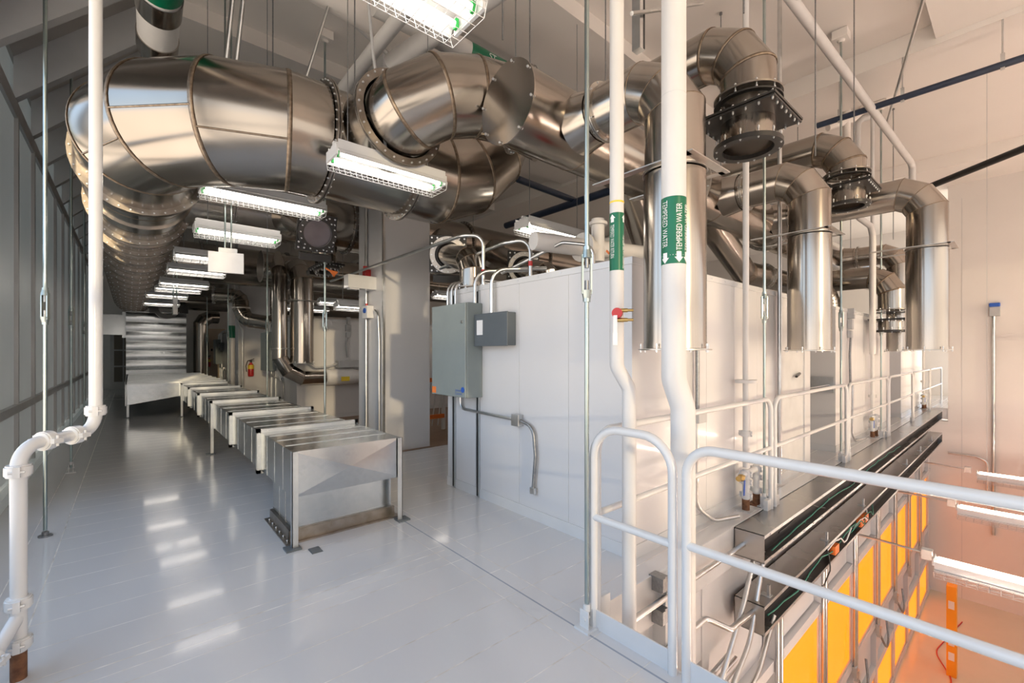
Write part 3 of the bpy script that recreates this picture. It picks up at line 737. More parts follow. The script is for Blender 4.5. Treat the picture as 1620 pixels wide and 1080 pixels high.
# ribbed vertical plenum at the end of the chain
S = thing('plenum', 'tall galvanised plenum box with horizontal ribs at the far end of the low duct', 'duct', (.7, 20.6, .8))
bm = bm_new(); box(bm, -.1, 1.56, 20.0, 21.6, .6, 2.95); obj('casing', bm, GALV, S)
for x, y in ((-.08, 20.1), (1.5, 20.1), (-.08, 21.5), (1.5, 21.5)): bm = bm_new(); box(bm, x, x + .04, y, y + .04, 0, .6); obj('leg', bm, GALVD, S)
zz = .9
for k in range(6):
    bm = bm_new(); z = .93 + .335 * k; vs = []
    for j in range(7):
        q = j / 6; o = .016 * math.sin(PI * q)
        vs.append((bm.verts.new((-.1, 19.995 - o, z + .32 * q)), bm.verts.new((1.56, 19.995 - o, z + .32 * q))))
    for j in range(6): fin(bm, (vs[j][0], vs[j][1], vs[j + 1][1], vs[j + 1][0]), 0, True)
    obj('rib_panel', bm, GALV, S)
bm = bm_new(); box(bm, -.95, -.18, 20.6, 21.4, 2.15, 2.85); box(bm, -.2, -.1, 20.55, 21.45, 2.05, 2.95); obj('side_duct', bm, GALV, S)

# ------------------------------------------------------------------ white panelled enclosures along the ledge
def enclosure(x0, x1, y0, y1, zt, label, bare_left=False, door=None):
    t = thing('equipment_enclosure', label, 'enclosure', ((x0 + x1) / 2, (y0 + y1) / 2, 0))
    bm = bm_new(); box(bm, x0 + .006, x1 - .006, y0 + .006, y1 - .006, .0, zt - .004); obj('core', bm, JOINT, t)
    def cuts(a, b, st=.6):
        n = max(1, round((b - a) / st)); return [(a + (b - a) * i / n, a + (b - a) * (i + 1) / n) for i in range(n)]
    for a, b in cuts(y0, y1): bm = bm_new(); box(bm, x0, x0 + .03, a + .0015, b - .0015, .10, zt - .055, bev=.002); obj('panel', bm, WHITE, t)
    for a, b in cuts(x0, x1): 
        if door and b > door[0] + .05 and a < door[1] - .05: continue
        bm = bm_new(); box(bm, a + .0015, b - .0015, y0, y0 + .03, .10, zt - .055, bev=.002); obj('panel', bm, WHITE, t)
    bm = bm_new(); box(bm, x0 - .006, x1 + .006, y0 - .006, y1 + .006, .0, .10); obj('base_trim', bm, WPAINT, t)
    bm = bm_new(); box(bm, x0 - .006, x1 + .006, y0 - .006, y1 + .006, zt - .055, zt, bev=.003); ct = obj('cap_trim', bm, WPAINT, t)
    if y0 < 2:
        bolts(ct, [(x0 - .004, y, zt - .025) for y in [y0 + .15 + .28 * k for k in range(int((y1 - y0) / .28))]], (1, 0, 0), .007, .012)
        bolts(ct, [(x, y0 - .004, zt - .025) for x in [x0 + .15 + .28 * k for k in range(int(min(4, x1 - x0) / .28))]], (0, 1, 0), .007, .012)
    return t
EN1 = enclosure(2.817, 6.93, 1.9, 4.41, 2.255, 'nearest white panelled enclosure, grey cabinets on its left face', door=(6.05, 6.93))
# narrow door bay at its right end
bm = bm_new(); box(bm, 6.06, 6.72, 1.96, 2.0, .1, 2.2, bev=.004); dr = obj('door', bm, GREYPL, EN1)
for z0, z1 in ((.35, .95), (1.05, 1.45), (1.55, 2.1)): bm = bm_new(); box(bm, 6.14, 6.6, 1.952, 1.962, z0, z1, bev=.004); obj('door_panel', bm, PAPER, dr)
bm = bm_new(); tube(bm, bend([(6.58, 1.96, 1.27), (6.58, 1.90, 1.27), (6.30, 1.86, 1.24)], .03, 3), .016, 8); sphere(bm, (6.58, 1.955, 1.27), .035, 0, 10, 6, 1, .5, 1); obj('handle', bm, BLACK, dr)
bm = bm_new(); box(bm, 6.56, 6.64, 1.935, 1.955, .62, .88, bev=.004); obj('latch_plate', bm, GALVD, dr)
bm = bm_new(); box(bm, 6.72, 6.94, 1.885, 2.05, 0, 2.25, bev=.004); obj('door_post', bm, WHITE, EN1)
EN2 = enclosure(8.23, 12.4, 1.9, 4.41, 2.255, 'second white panelled enclosure along the ledge, behind the middle drop duct')
EN3 = enclosure(13.75, 17.4, 1.9, 4.41, 2.255, 'third white panelled enclosure at the far end of the ledge')
bm = bm_new(); box(bm, 6.94, 8.22, 3.2, 3.25, 0, 2.25); tag(obj('closing_panel', bm, WHITE), 'white panel closing the gap between the first and second enclosures', 'panel')
bm = bm_new(); box(bm, 12.41, 13.74, 3.2, 3.25, 0, 2.25); tag(obj('closing_panel', bm, WHITE), 'white panel closing the gap before the third enclosure', 'panel')
bm = bm_new(); box(bm, 6.95, 8.22, 1.97, 2.01, 1.00, 1.045); box(bm, 6.95, 8.22, 2.01, 2.05, 1.0, 1.006)
for k in range(24): box(bm, 7.0 + .05 * k, 7.02 + .05 * k, 1.966, 1.97, 1.012, 1.032, 1)
st = solo('strut_channel', bm, [GALVD, SHADEIN], 'slotted metal strut bridging the gap between first and second enclosures', 'strut')
bm = bm_new(); box(bm, 8.2, 8.225, 1.92, 2.3, .92, 1.16); obj('end_plate', bm, GALVD, st)
enclosure(2.817, 7.0, 10.6, 13.1, 2.32, 'white enclosure of the second bay, behind the pair of vertical ducts')
enclosure(2.817, 6.5, 19.3, 21.9, 2.32, 'farthest white enclosure of the left row')

# ------------------------------------------------------------------ electrical cabinets on the enclosure fronts
def cabinets(dy, n, side):
    t = thing('control_cabinet', 'tall grey control cabinet on the %s, next to a darker box' % side, 'cabinet', (2.7, 4.07 + dy, 1.07))
    bm = bm_new(); box(bm, 2.62, 2.815, 3.735 + dy, 4.405 + dy, 1.07, 2.06, bev=.008); obj('body', bm, BOXGREY, t)
    bm = bm_new(); box(bm, 2.598, 2.622, 3.74 + dy, 4.40 + dy, 1.075, 2.055, bev=.006); d = obj('door', bm, BOXGREY, t)
    bm = bm_new(); tube(bm, [(2.592, 3.80 + dy, 1.86), (2.60, 3.80 + dy, 1.86)], .018, 14); obj('lock', bm, CONDUIT, d)
    if dy == 0:
        bm = bm_new(); flat_text(bm, 'Johnson', .034, (2.5965, 3.925, 1.135), (0, -1, 0), (0, 0, 1)); flat_text(bm, 'Controls', .034, (2.5965, 3.925, 1.10), (0, -1, 0), (0, 0, 1)); obj('lettering', bm, BLUE, d)
        bm = bm_new(); tube(bm, [(2.5972, 3.785, 1.155), (2.5955, 3.785, 1.155)], .03, 20); obj('emblem', bm, BLUE, d)
        bm = bm_new(); box(bm, 2.5955, 2.598, 4.31, 4.39, 1.09, 1.16); obj('orange_sticker', bm, ORANGE, d)
    t2 = thing('power_box', 'dark slate power box beside the tall grey cabinet on the %s' % side, 'cabinet', (2.76, 3.46 + dy, 1.61))
    bm = bm_new(); box(bm, 2.712, 2.815, 3.20 + dy, 3.72 + dy, 1.61, 1.93, bev=.006); obj('body', bm, BOXDARK, t2)
    bm = bm_new(); box(bm, 2.70, 2.713, 3.195 + dy, 3.725 + dy, 1.605, 1.935, bev=.004); c = obj('cover', bm, BOXDARK, t2)
    bm = bm_new(); box(bm, 2.6985, 2.70, 3.58 + dy, 3.68 + dy, 1.72, 1.87); obj('paper_label', bm, PAPER, c)
    # conduits between cabinet and roof, and the junction box below with its flexible tail
    for k, y in enumerate((4.33, 4.25, 4.17)):
        bm = bm_new(); tube(bm, bend([(2.765, y + dy, 2.06), (2.765, y + dy, 2.35), (3.3, y + dy - .05, 2.35)], .13, 6), .016, 10)
        tag(obj('conduit', bm, CONDUIT), 'thin bent conduit from cabinet over the roof edge on the %s, %s' % (side, ('leftmost of three', 'middle of three', 'third from left')[k]), 'conduit', 'conduits above the cabinets')
    for k, (y, z, h) in enumerate(((3.80, 2.06, 2.40), (3.52, 1.93, 2.38))):
        bm = bm_new(); tube(bm, bend([(2.765, y + dy, z), (2.765, y + dy, h), (3.3, y + dy - .25, h + .04)], .16, 6), .019, 10)
        tag(obj('conduit', bm, CONDUIT), 'thick bent conduit rising from %s on the %s' % (('the right side of the tall cabinet', 'the slate power box')[k], side), 'conduit', 'conduits above the cabinets')
    bm = bm_new()
    for y in (3.80, 4.26): box(bm, 2.795, 2.817, y - .022 + dy, y + .022 + dy, .01, 2.20)
    for y in (3.80, 4.26): box(bm, 2.79, 2.796, y - .008 + dy, y + .008 + dy, .02, 2.19, 1)
    for y in (3.80, 4.26): pass
    s_ = solo('strut_rail', bm, [GALVD, SHADEIN], 'pair of vertical strut rails carrying the cabinets on the %s' % side, 'strut')
    t3 = thing('junction_box', 'small square junction box with pipe and hanging flexible conduit on the %s' % side, 'electrical box', (2.78, 3.15 + dy, .85))
    bm = bm_new(); box(bm, 2.755, 2.815, 3.10 + dy, 3.205 + dy, .845, .955, bev=.004); obj('box_body', bm, CONDUIT, t3)
    bm = bm_new(); tube(bm, bend([(2.785, 4.10 + dy, 1.07), (2.785, 4.10 + dy, .92), (2.785, 3.2 + dy, .90)], .12, 6), .014, 10); obj('pipe', bm, CONDUIT, t3)
    bm = bm_new(); tube(bm, bend([(2.785, 3.10 + dy, .90), (2.785, 2.93 + dy, .86), (2.785, 2.90 + dy, .6), (2.785, 2.93 + dy, .31)], .16, 8), .014, 10); obj('flex_tail', bm, FLEX, t3)
    bm = bm_new(); box(bm, 2.77, 2.80, 2.90 + dy, 2.96 + dy, .25, .31, bev=.003); obj('end_fitting', bm, CONDUIT, t3)
cabinets(0, 1, 'nearest enclosure'); cabinets(8.7, 2, 'second bay'); cabinets(17.4, 3, 'farthest bay')
# sprinkler and alarm pipes over the first roof
def conduit(name, pts, r, m, label, cat='conduit', rad=.12, seg=10, bands=(), group=None):
    bm = bm_new(); tube(bm, bend(pts, rad, 6), r, seg)
    for p, d, l in bands: tube(bm, [V(p) - V(d) * l / 2, V(p) + V(d) * l / 2], r * 1.12, 12, 1)
    return solo(name, bm, [m, RED], label, cat, group)
conduit('conduit', [(2.75, 8.2, 2.83), (2.75, 4.02, 2.82), (2.92, 3.86, 2.82), (2.92, 3.86, 2.28)], .02, CONDUIT, 'long straight conduit from the column to the enclosure roof, red band near its end', rad=.14, bands=(((2.92, 3.86, 2.42), (0, 0, 1), .05),))
conduit('conduit', [(3.0, 5.1, 2.6), (3.0, 3.6, 2.7), (3.1, 3.3, 2.7), (3.1, 3.3, 2.28)], .02, CONDUIT, 'shorter red banded conduit loop on the enclosure roof', rad=.14, bands=(((3.1, 3.3, 2.45), (0, 0, 1), .05), ((3.0, 4.2, 2.66), (0, 1, 0), .05)))
conduit('conduit', [(3.0, 5.0, 2.55), (8.0, 4.4, 2.5)], .02, CONDUIT, 'conduit lying along the back of the enclosure roof')
conduit('conduit', [(3.05, 3.7, 2.4), (3.15, 2.9, 2.6), (3.3, 2.65, 2.55), (3.3, 2.65, 2.27)], .017, CONDUIT, 'arched conduit on the enclosure roof next to the red box', rad=.12)
bm = bm_new(); box(bm, 3.22, 3.36, 2.32, 2.56, 2.255, 2.36, bev=.006); b_ = solo('alarm_box', bm, RED, 'red alarm box standing on the near enclosure roof', 'alarm')
bm = bm_new(); tube(bm, [(3.3, 2.2, 2.255), (3.3, 2.2, 2.34)], .05, 16); b_ = solo('alarm_valve', bm, RED, 'small red round device next to the red alarm box on the roof', 'alarm')
for k, (x, y, z) in enumerate(((3.35, 2.5, 2.47), (3.5, 2.45, 2.40))):
    bm = bm_new(); tube(bm, [(x, y, 2.255), (x, y, z - .03)], .004, 6, 1)
    for s in (-1, 1): obox(bm, (x, y + s * .02, z), (0, .7, .7 * s), (1, 0, 0), (0, -.7 * s, .7), .05, .004, .02)
    solo('orange_tag', bm, [ORANGE, BLACKW], 'orange flag on a wire above the red alarm box, %s' % ('higher one' if k == 0 else 'lower one'), 'tag')
# ------------------------------------------------------------------ white railings
def rail(p0, p1, label, z=1.085, zm=.60, zb=-.12, r=.0225, arc=.13, plate=True, blocks=True, onedge=None):
    p0, p1 = V((*p0, 0)), V((*p1, 0)); d = (p1 - p0).normalized()
    t = thing('guard_rail', label, 'railing', (p0 + p1) / 2, 'white guard rails')
    up = V((0, 0, 1))
    bm = bm_new(); tube(bm, bend([p0 + up * zb, p0 + up * z, p1 + up * z, p1 + up * zb], arc, 8), r, 16); obj('hoop', bm, WPAINT, t)
    bm = bm_new(); tube(bm, [p0 + up * zm, p1 + up * zm], r * .9, 14); obj('mid_rail', bm, WPAINT, t)
    if plate:
        nrm = V((-d.y, d.x, 0)); c = (p0 + p1) / 2
        bm = bm_new(); obox(bm, c + up * .05 + nrm * .0, d, nrm, up, (p1 - p0).length - .02, .008, .11); obj('toe_board', bm, WPAINT, t)
    if blocks:
        for q in (p0 + d * .06, p1 - d * .06): bm = bm_new(); box(bm, q.x - .05, q.x + .05, q.y - .012, q.y + .03, -.1, .10, bev=.004); obj('mounting_block', bm, WPAINT, t)
    return t
rail((1.975, 1.585), (1.975, 1.105), 'short white gate hoop beside the pair of water pipes', z=1.125, zm=.62, zb=0, arc=.17, blocks=False)
rail((1.975, 1.035), (1.975, -2.6), 'nearest white railing sweeping out to the lower right of the view', z=1.10, zm=.64, zb=0, arc=.13, blocks=False)
XS = [(2.08, 4.80), (4.90, 7.66), (7.76, 10.55), (10.65, 13.3), (13.4, 16.0), (16.1, 18.6)]
LB = ['first ledge railing hoop, starting behind the gate hoop', 'second ledge railing hoop, below the middle drop duct', 'third ledge railing hoop, left of the rightmost drop duct', 'fourth ledge railing hoop, below the rightmost drop duct', 'fifth ledge railing hoop, short in view near the pink wall', 'last ledge railing hoop, cut off by the pink wall']
for (a, b), l in zip(XS, LB): rail((a, 1.64), (b, 1.64), l, plate=False)

# ------------------------------------------------------------------ long metal trays below the ledge
def tray(z1, h, label, x0=4.04, x1=16.4):
    t = thing('wiring_tray', label, 'wiring tray', (10, 1.56, z1 - h), 'wiring trays below the ledge')
    y0, y1 = 1.43, 1.675
    bm = bm_new()
    box(bm, x0, x1, y0, y1, z1 - .006, z1); box(bm, x0, x1, y0, y1, z1 - h, z1 - h + .006); box(bm, x0, x1, y1 - .006, y1, z1 - h, z1)
    box(bm, x0, x0 + .006, y0, y1, z1 - h, z1); box(bm, x1 - .006, x1, y0, y1, z1 - h, z1)
    obj('shell', bm, GALVT, t)
    bm = bm_new(); box(bm, x0, x1, y0 - .004, y0, z1 - .028, z1 + .001); box(bm, x0, x1, y0 - .004, y0, z1 - h - .001, z1 - h + .028)
    lip = obj('lip', bm, GALVD, t); k = x0 + .1
    bolts(lip, [(x0 + .12 + .3 * i, y0 - .004, z) for i in range(20) for z in (z1 - .014, z1 - h + .014)], (0, 1, 0), .006, .014)
    bm = bm_new(); box(bm, x0 + .01, x1 - .01, y0 + .09, y0 + .1, z1 - h + .006, z1 - .006); obj('shade_sheet', bm, SHADEIN, t)  # black sheet put in for the shade inside the open tray
    for k in range(7):
        bm = bm_new(); x = x0 + 1.75 * k + .2; box(bm, x, x + .03, y0 + .03, y0 + .05, z1, z1 + .10); box(bm, x - .02, x + .05, y0 + .02, y0 + .10, z1, z1 + .006); 
        if z1 < -.1: obj('bracket', bm, GALVD, t)
        else: bm.free()
    return t
tray(.0, .24, 'upper open fronted metal wiring tray along the ledge edge')
tray(-.60, .25, 'lower open fronted metal wiring tray with loose wires')
def wire(pts, r, m, label, n=24, group='loose wires in the trays', amp=.012, tag_=True):
    q = bend(pts, .3, 4); rnd = random.Random(len(label) + int(pts[0][0] * 10)); out = []
    for i in range(len(q) - 1):
        st = max(1, int((q[i + 1] - q[i]).length / .18))
        for j in range(st):
            p = q[i].lerp(q[i + 1], j / st); out.append(p + V((0, 0, rnd.uniform(-amp, amp))))
    out.append(q[-1]); bm = bm_new(); tube(bm, out, r, 5); return solo('wire', bm, m, label, 'wire', group)
wire([(4.3, 1.46, -.2), (5.2, 1.46, -.18), (6.0, 1.45, -.12), (7.2, 1.46, -.17), (8.6, 1.45, -.1), (10.5, 1.46, -.15)], .006, GREENW, 'green wire running along the upper tray')
wire([(4.5, 1.47, -.1), (5.4, 1.46, -.06), (5.9, 1.46, -.2)], .007, BLACKW, 'black cable in the near end of the upper tray')
wire([(4.2, 1.46, -.74), (5.0, 1.45, -.8), (5.6, 1.43, -.66), (6.2, 1.45, -.76), (6.9, 1.44, -.68), (7.7, 1.45, -.78)], .007, GREENW, 'green and white twisted wire in the lower tray')
wire([(5.0, 1.45, -.78), (5.5, 1.38, -.92), (5.9, 1.40, -.86), (5.95, 1.46, -.66)], .007, BLACKW, 'dark wire looping out of the lower tray')
wire([(6.0, 1.46, -.7), (6.3, 1.42, -.62), (6.6, 1.43, -.78), (7.0, 1.45, -.7)], .009, LETTER, 'bundle of pale wires in the lower tray')
for k, x in enumerate((6.15, 7.4, 7.65)):
    bm = bm_new(); box(bm, x, x + .16, 1.42, 1.48, -.80, -.70, bev=.006); solo('wire_connector', bm, ORANGE, 'orange connector block in the lower tray, %s' % ('nearest one', 'middle one', 'farthest one')[k], 'connector')
for k, (x, dz) in enumerate(((7.3, 0), (7.45, .02), (7.6, -.02), (7.8, .01))):
    wire([(x - .3, 1.46, -.78 + dz), (x, 1.40, -.66 + dz), (x + .2, 1.40, -.8 + dz), (x + .45, 1.46, -.7 + dz)], .006, (GREENW, LETTER, BLACKW, GREENW)[k], 'tangled wires beside the orange connectors in the lower tray', group='tangled wires')

# ------------------------------------------------------------------ hanger rods with turnbuckles
def rod(x, y, z_t, z_b, ztb, label, r=.0135, base='clevis', lx=0):
    t = thing('hanger_rod', label, 'rod', (x, y, z_b), 'vertical hanger rods')
    bm = bm_new(); tube(bm, [(x + lx, y, z_t), (x, y, ztb + .13)], r * 1.05, 10); obj('upper_rod', bm, ZINC, t)
    bm = bm_new(); tube(bm, [(x, y, ztb - .13), (x, y, z_b + .05)], r, 10); obj('lower_rod', bm, ZINC, t)
    bm = bm_new(); ax = V((.757, -.653, 0)); ay = V((.653, .757, 0))
    for s in (-1, 1):
        obox(bm, V((x, y, ztb)) + ax * s * .024, ax, ay, (0, 0, 1), .010, .024, .22)
        tube(bm, [(x, y, ztb + s * .09), (x, y, ztb + s * .135)], .030, 12, 0, True, r1=.022)
        tube(bm, [(x, y, ztb + s * .133), (x, y, ztb + s * .155)], .023, 6)
    tb = obj('turnbuckle', bm, ZINC, t)
    bm = bm_new()
    for s in (-1, 1): tube(bm, [(x, y, ztb + s * .035), (x, y, ztb + s * .10)], .012, 10)
    obj('thread', bm, FLEX, tb)
    if base == 'clevis':
        bm = bm_new(); box(bm, x - .05, x + .05, y - .05, y + .05, z_b, z_b + .012)
        for s in (-1, 1): obox(bm, (x + s * .02, y, z_b + .06), (1, 0, 0), (0, 1, 0), (0, 0, 1), .008, .06, .10)
        tube(bm, [(x - .03, y, z_b + .06), (x + .03, y, z_b + .06)], .012, 8); tube(bm, [(x, y, z_b + .10), (x, y, z_b + .14)], .022, 6); obj('foot_clevis', bm, WPAINT, t)
    else:
        bm = bm_new(); disc_ring(bm, (x, y, z_b + .006), (0, 0, 1), 0, .045, .012, 20); tube(bm, [(x, y, z_b + .01), (x, y, z_b + .04)], .024, 6); obj('foot_washer', bm, FLEX, t)
    bm = bm_new(); box(bm, x + lx - .09, x + lx + .09, y - .09, y + .09, z_t - .001, z_t + .12); tube(bm, [(x + lx, y, z_t - .03), (x + lx, y, z_t)], .035, 10, 0, True, r1=.05); obj('ceiling_bracket', bm, CEIL, t)
    return t
rod(-.537, 5.37, 5.42, 0, 1.93, 'nearest hanger rod at the left, between wall and white pipe', base='washer')
rod(-.57, 8.0, 5.40, 0, 1.98, 'second hanger rod at the left, with small white foot bracket')
rod(-.60, 10.7, 5.36, 0, 1.95, 'third hanger rod at the left, close to the white pipe')
rod(1.935, 1.60, CZ - .13, 0, 1.98, 'hanger rod at the corner of the deck, in front of the nearest enclosure', r=.0125)
rod(2.10, 6.5, CZ - .13, 0, 2.0, 'hanger rod with orange arrow tag, rising behind the low duct')
rod(2.05, 9.75, CZ - .13, 0, 2.05, 'hanger rod left of the tall cabinet of the second bay')
rod(2.0, 14.0, CZ - .13, 0, 2.0, 'hanger rod crossing the hanging white sign box, farther down the aisle')
rod(1.95, 17.8, CZ - .13, 0, 2.0, 'farthest hanger rod beside the ribbed plenum')
rod(4.79, 1.69 - .055 + .06, CZ - .13, 0, 1.99, 'hanger rod on the ledge between the first and second railing hoops')
rod(7.64, 1.70, CZ - .13, 0, 2.0, 'hanger rod on the ledge at the right end of the second railing hoop')
rod(10.33, 1.70, CZ - .13, 0, 2.0, 'hanger rod on the ledge at the right end of the third railing hoop')
bm = bm_new(); tube(bm, [(2.10, 6.48, 2.74), (2.16, 6.46, 2.70)], .012, 6); 
vs = [bm.verts.new((2.13 + a, 6.455 + b, z)) for b in (0, .006) for a, z in ((0, 2.72), (.14, 2.70), (.08, 2.62))]
fin(bm, vs[:3]); fin(bm, vs[3:][::-1]); [fin(bm, (vs[i], vs[(i + 1) % 3], vs[3 + (i + 1) % 3], vs[3 + i])) for i in range(3)]
solo('orange_tag', bm, ORANGE, 'orange arrow shaped tag clipped to the hanger rod left of the column', 'tag')
# thin wires and short threaded rods hanging from the ceiling
TH = [(4.0, 5.9, 4.2, 'behind'), (1.3, 5.9, 4.1, ''), (1.75, 4.5, 4.1, ''), (3.0, 3.2, 3.9, ''), (3.25, 3.7, 4.0, ''), (3.5, 2.66, 3.9, ''), (2.4, 2.9, 4.2, ''), (5.7, 1.5, 3.7, ''), (6.9, 1.4, 3.75, ''), (10.8, 1.6, 3.65, ''), (9.9, 2.9, 3.6, ''), (12.5, 2.6, 3.6, ''), (6.0, 2.66, 3.9, ''), (3.6, 1.42, 4.17, ''), (.1, 6.6, 4.05, ''), (.15, 8.6, 4.05, '')]
LT = ['over the rear header', 'left of the fixture conduit', 'over the cross header', 'behind the capped manifold', 'right of the capped manifold plate', 'over the manifold collar', 'over the gooseneck branch', 'over the middle drop duct', 'near the rightmost drop', 'beyond the rightmost drop', 'over the looped duct', 'far above the manifold', 'over the upper manifold', 'over the nearest open damper', 'over the aisle main', 'farther along the aisle main']
for (x, y, z, _), l in zip(TH, LT):
    bm = bm_new(); tube(bm, [(x, y, CZ - .01), (x, y, z)], .007, 6); tube(bm, [(x, y, CZ - .03), (x, y, CZ - .005)], .02, 8)
    solo('threaded_rod', bm, FLEX, 'thin threaded rod hanging from the ceiling ' + l, 'rod', 'thin ceiling rods')
for k, (x, y) in enumerate(((10.6, .4), (12.9, -1.2), (9.2, -.9), (6.2, -.2))):
    bm = bm_new(); tube(bm, [(x, y, CZ - .3 if x > 8.4 and x < 9.5 else CZ), (x, y, -1.0)], .003, 5)
    solo('hanging_wire', bm, GREYPL, 'thin wire hanging from the ceiling down into the hall, %s' % ('left of the pink wall conduit', 'over the pink wall', 'beside the rightmost drop', 'in front of the rightmost drop')[k], 'wire', 'thin hanging wires')

# ------------------------------------------------------------------ white water pipes
def pipe_label(parent, x, y, r, z0, z1, lines):
    bm = bm_new(); tube(bm, [(x, y, z0), (x, y, z1)], r * 1.012, 32, 0, False); g = obj('green_label', bm, GREEN, parent)
    for (s, th, down, zs, size, st, arrow, up) in lines:
        bm = bm_new(); wrap_text(bm, s, size, (x, y), zs, r * 1.052, th, down, 0, st); obj('lettering', bm, LETTER, g)
        bm = bm_new(); wrap_arrow(bm, (x, y), arrow, size * 1.25, size * 1.05, r * 1.035, th, up); obj('arrow', bm, LETTER, g)
P2 = thing('water_pipe', 'thicker white vertical water pipe with green label TEMPERED WATER', 'pipe', (2.19, 1.2, -3))
bm = bm_new(); tube(bm, bend([(2.186, 1.217, CZ), (2.186, 1.217, 1.40), (2.223, 1.185, 1.25), (2.223, 1.185, -3.0)], .12, 6), .063, 28, 0, True); obj('jacket', bm, PIPEW, P2)
for z in (2.05, 2.9): bm = bm_new(); disc_ring(bm, (2.186, 1.217, z), (0, 0, 1), .06, .0637, .004, 28); obj('jacket_joint', bm, JOINT, P2)
th = math.atan2(-1.217, -2.186)     # angle that faces the viewer
pipe_label(P2, 2.186, 1.217, .063, 2.005, 2.355, [('TEMPERED WATER', th - .72, True, 2.335, .045, .64, 2.035, False), ('TEMPERED WATER', th + .42, False, 2.072, .045, .64, 2.038, False), ('TEMPERED WATER', th + 1.2, False, 2.072, .045, .64, 2.038, False)])
P1 = thing('water_pipe', 'thinner white vertical water pipe with green label TEMPERED WATER RETURN and valve', 'pipe', (2.17, 1.56, -3))
bm = bm_new(); tube(bm, bend([(2.165, 1.565, CZ), (2.165, 1.565, 1.46), (2.22, 1.517, 1.33), (2.22, 1.517, -3.0)], .08, 5), .041, 24, 0, True); obj('jacket', bm, PIPEW, P1)
th = math.atan2(-1.565, -2.165)
pipe_label(P1, 2.165, 1.565, .041, 2.02, 2.355, [('TEMPERED WATER RETURN', th - .65, True, 2.285, .037, .42, 2.322, True), ('TEMPERED WATER RETURN', th + 1.2, False, 2.03, .037, .42, 2.322, True)])
bm = bm_new(); disc_ring(bm, (2.165, 1.565, 2.42), (0, 0, 1), .04, .0425, .01, 20); obj('tape_band', bm, YELLOW, P1)
vx, vy = 2.165 - .041 * .83, 1.565 - .041 * .6
bm = bm_new(); tube(bm, [(vx + .01, vy, 1.77), (vx - .015, vy - .012, 1.77)], .03, 20); vl = obj('valve', bm, RED, P1)
bm = bm_new(); obox(bm, (vx - .035, vy - .015, 1.70), (.6, -.8, 0), (.8, .6, 0), (0, 0, 1), .022, .006, .11); obox(bm, (vx - .035, vy - .015, 1.62), (.6, -.8, 0), (.8, .6, 0), (0, 0, 1), .026, .008, .07); obj('handle', bm, LETTER, vl)
for z in (1.785, 1.73):
    bm = bm_new(); tube(bm, [(vx, vy, z), (vx + .035, vy - .05, z)], .012, 10); tube(bm, [(vx + .034, vy - .049, z), (vx + .055, vy - .075, z)], .008, 8); obj('test_port', bm, BRASS, vl)
# thin white pipe on the ledge and its look-alike farther along, with floor stubs
def coupling(bm, p, d, r):
    d = V(d).normalized(); u, w = perp(d)
    tube(bm, [V(p) - d * .028, V(p) + d * .028], r * 1.45, 18)
    tube(bm, [V(p) - d * .02, V(p) + d * .02], r * 1.62, 18)
    for s in (-1, 1): obox(bm, V(p) + u * s * r * 1.75, u, w, d, r * .7, r * .8, .05)
    for s in (-1, 1): tube(bm, [V(p) + u * s * r * 1.85 - w * r * .9, V(p) + u * s * r * 1.85 + w * r * .9], r * .22, 6)
def ledge_pipe(x, y, label1, label2, z_e=None):
    bm = bm_new(); tube(bm, [(x, y, CZ - .02), (x, y, .42), ], .028, 16)
    t = solo('ledge_pipe', bm, PIPEW, label1, 'pipe')
    if z_e: bm = bm_new(); disc_ring(bm, (x, y, z_e), (0, 0, 1), .027, .10, .03, 24); obj('escutcheon', bm, PIPEW, t)
    bm = bm_new(); coupling(bm, (x, y, .75), (0, 0, 1), .03); obj('coupling', bm, PIPEW, t)
    v = thing('valve_assembly', label2, 'valve', (x + .1, y, 0))
    for dx in (.0, .26):
        bm = bm_new(); tube(bm, [(x + dx, y + .0, 0), (x + dx, y + .0, .11)], .034, 16); obj('rusty_stub', bm, RUST, v)
        bm = bm_new(); box(bm, x + dx - .08, x + dx + .08, y - .07, y + .07, 0, .006); obj('floor_plate', bm, RUST if dx else GREYPL, v)
        bm = bm_new(); tube(bm, [(x + dx, y, .11), (x + dx, y, .40)], .031, 16)
        for z in (.15, .28, .36): coupling(bm, (x + dx, y, z), (0, 0, 1), .027)
        obj('fitting', bm, WPAINT, v)
    bm = bm_new(); tube(bm, [(x - .12, y, .36), (x + .30, y, .36)], .028, 14); obj('header', bm, WPAINT, v)
    bm = bm_new(); tube(bm, [(x - .22, y - .02, .35), (x - .10, y - .01, .35)], .026, 10); sphere(bm, (x - .16, y - .02, .35), .035); b = obj('brass_valve', bm, BRASS, v)
    bm = bm_new(); obox(bm, (x - .16, y - .05, .26), (1, 0, 0), (0, 1, 0), (.1, 0, 1), .022, .008, .14); obj('lever', bm, BLUE, b)
ledge_pipe(4.56, 1.78, 'thin white pipe in front of the nearest enclosure with a round escutcheon', 'white valve fittings on two rusty stubs at the near end of the ledge', 1.26)
ledge_pipe(10.2, 1.80, 'thin white pipe in front of the second enclosure', 'white valve fittings on two rusty stubs in front of the second enclosure')
ledge_pipe(16.4, 1.80, 'thin white pipe in front of the third enclosure', 'far white valve fittings on two rusty stubs at the end of the ledge')
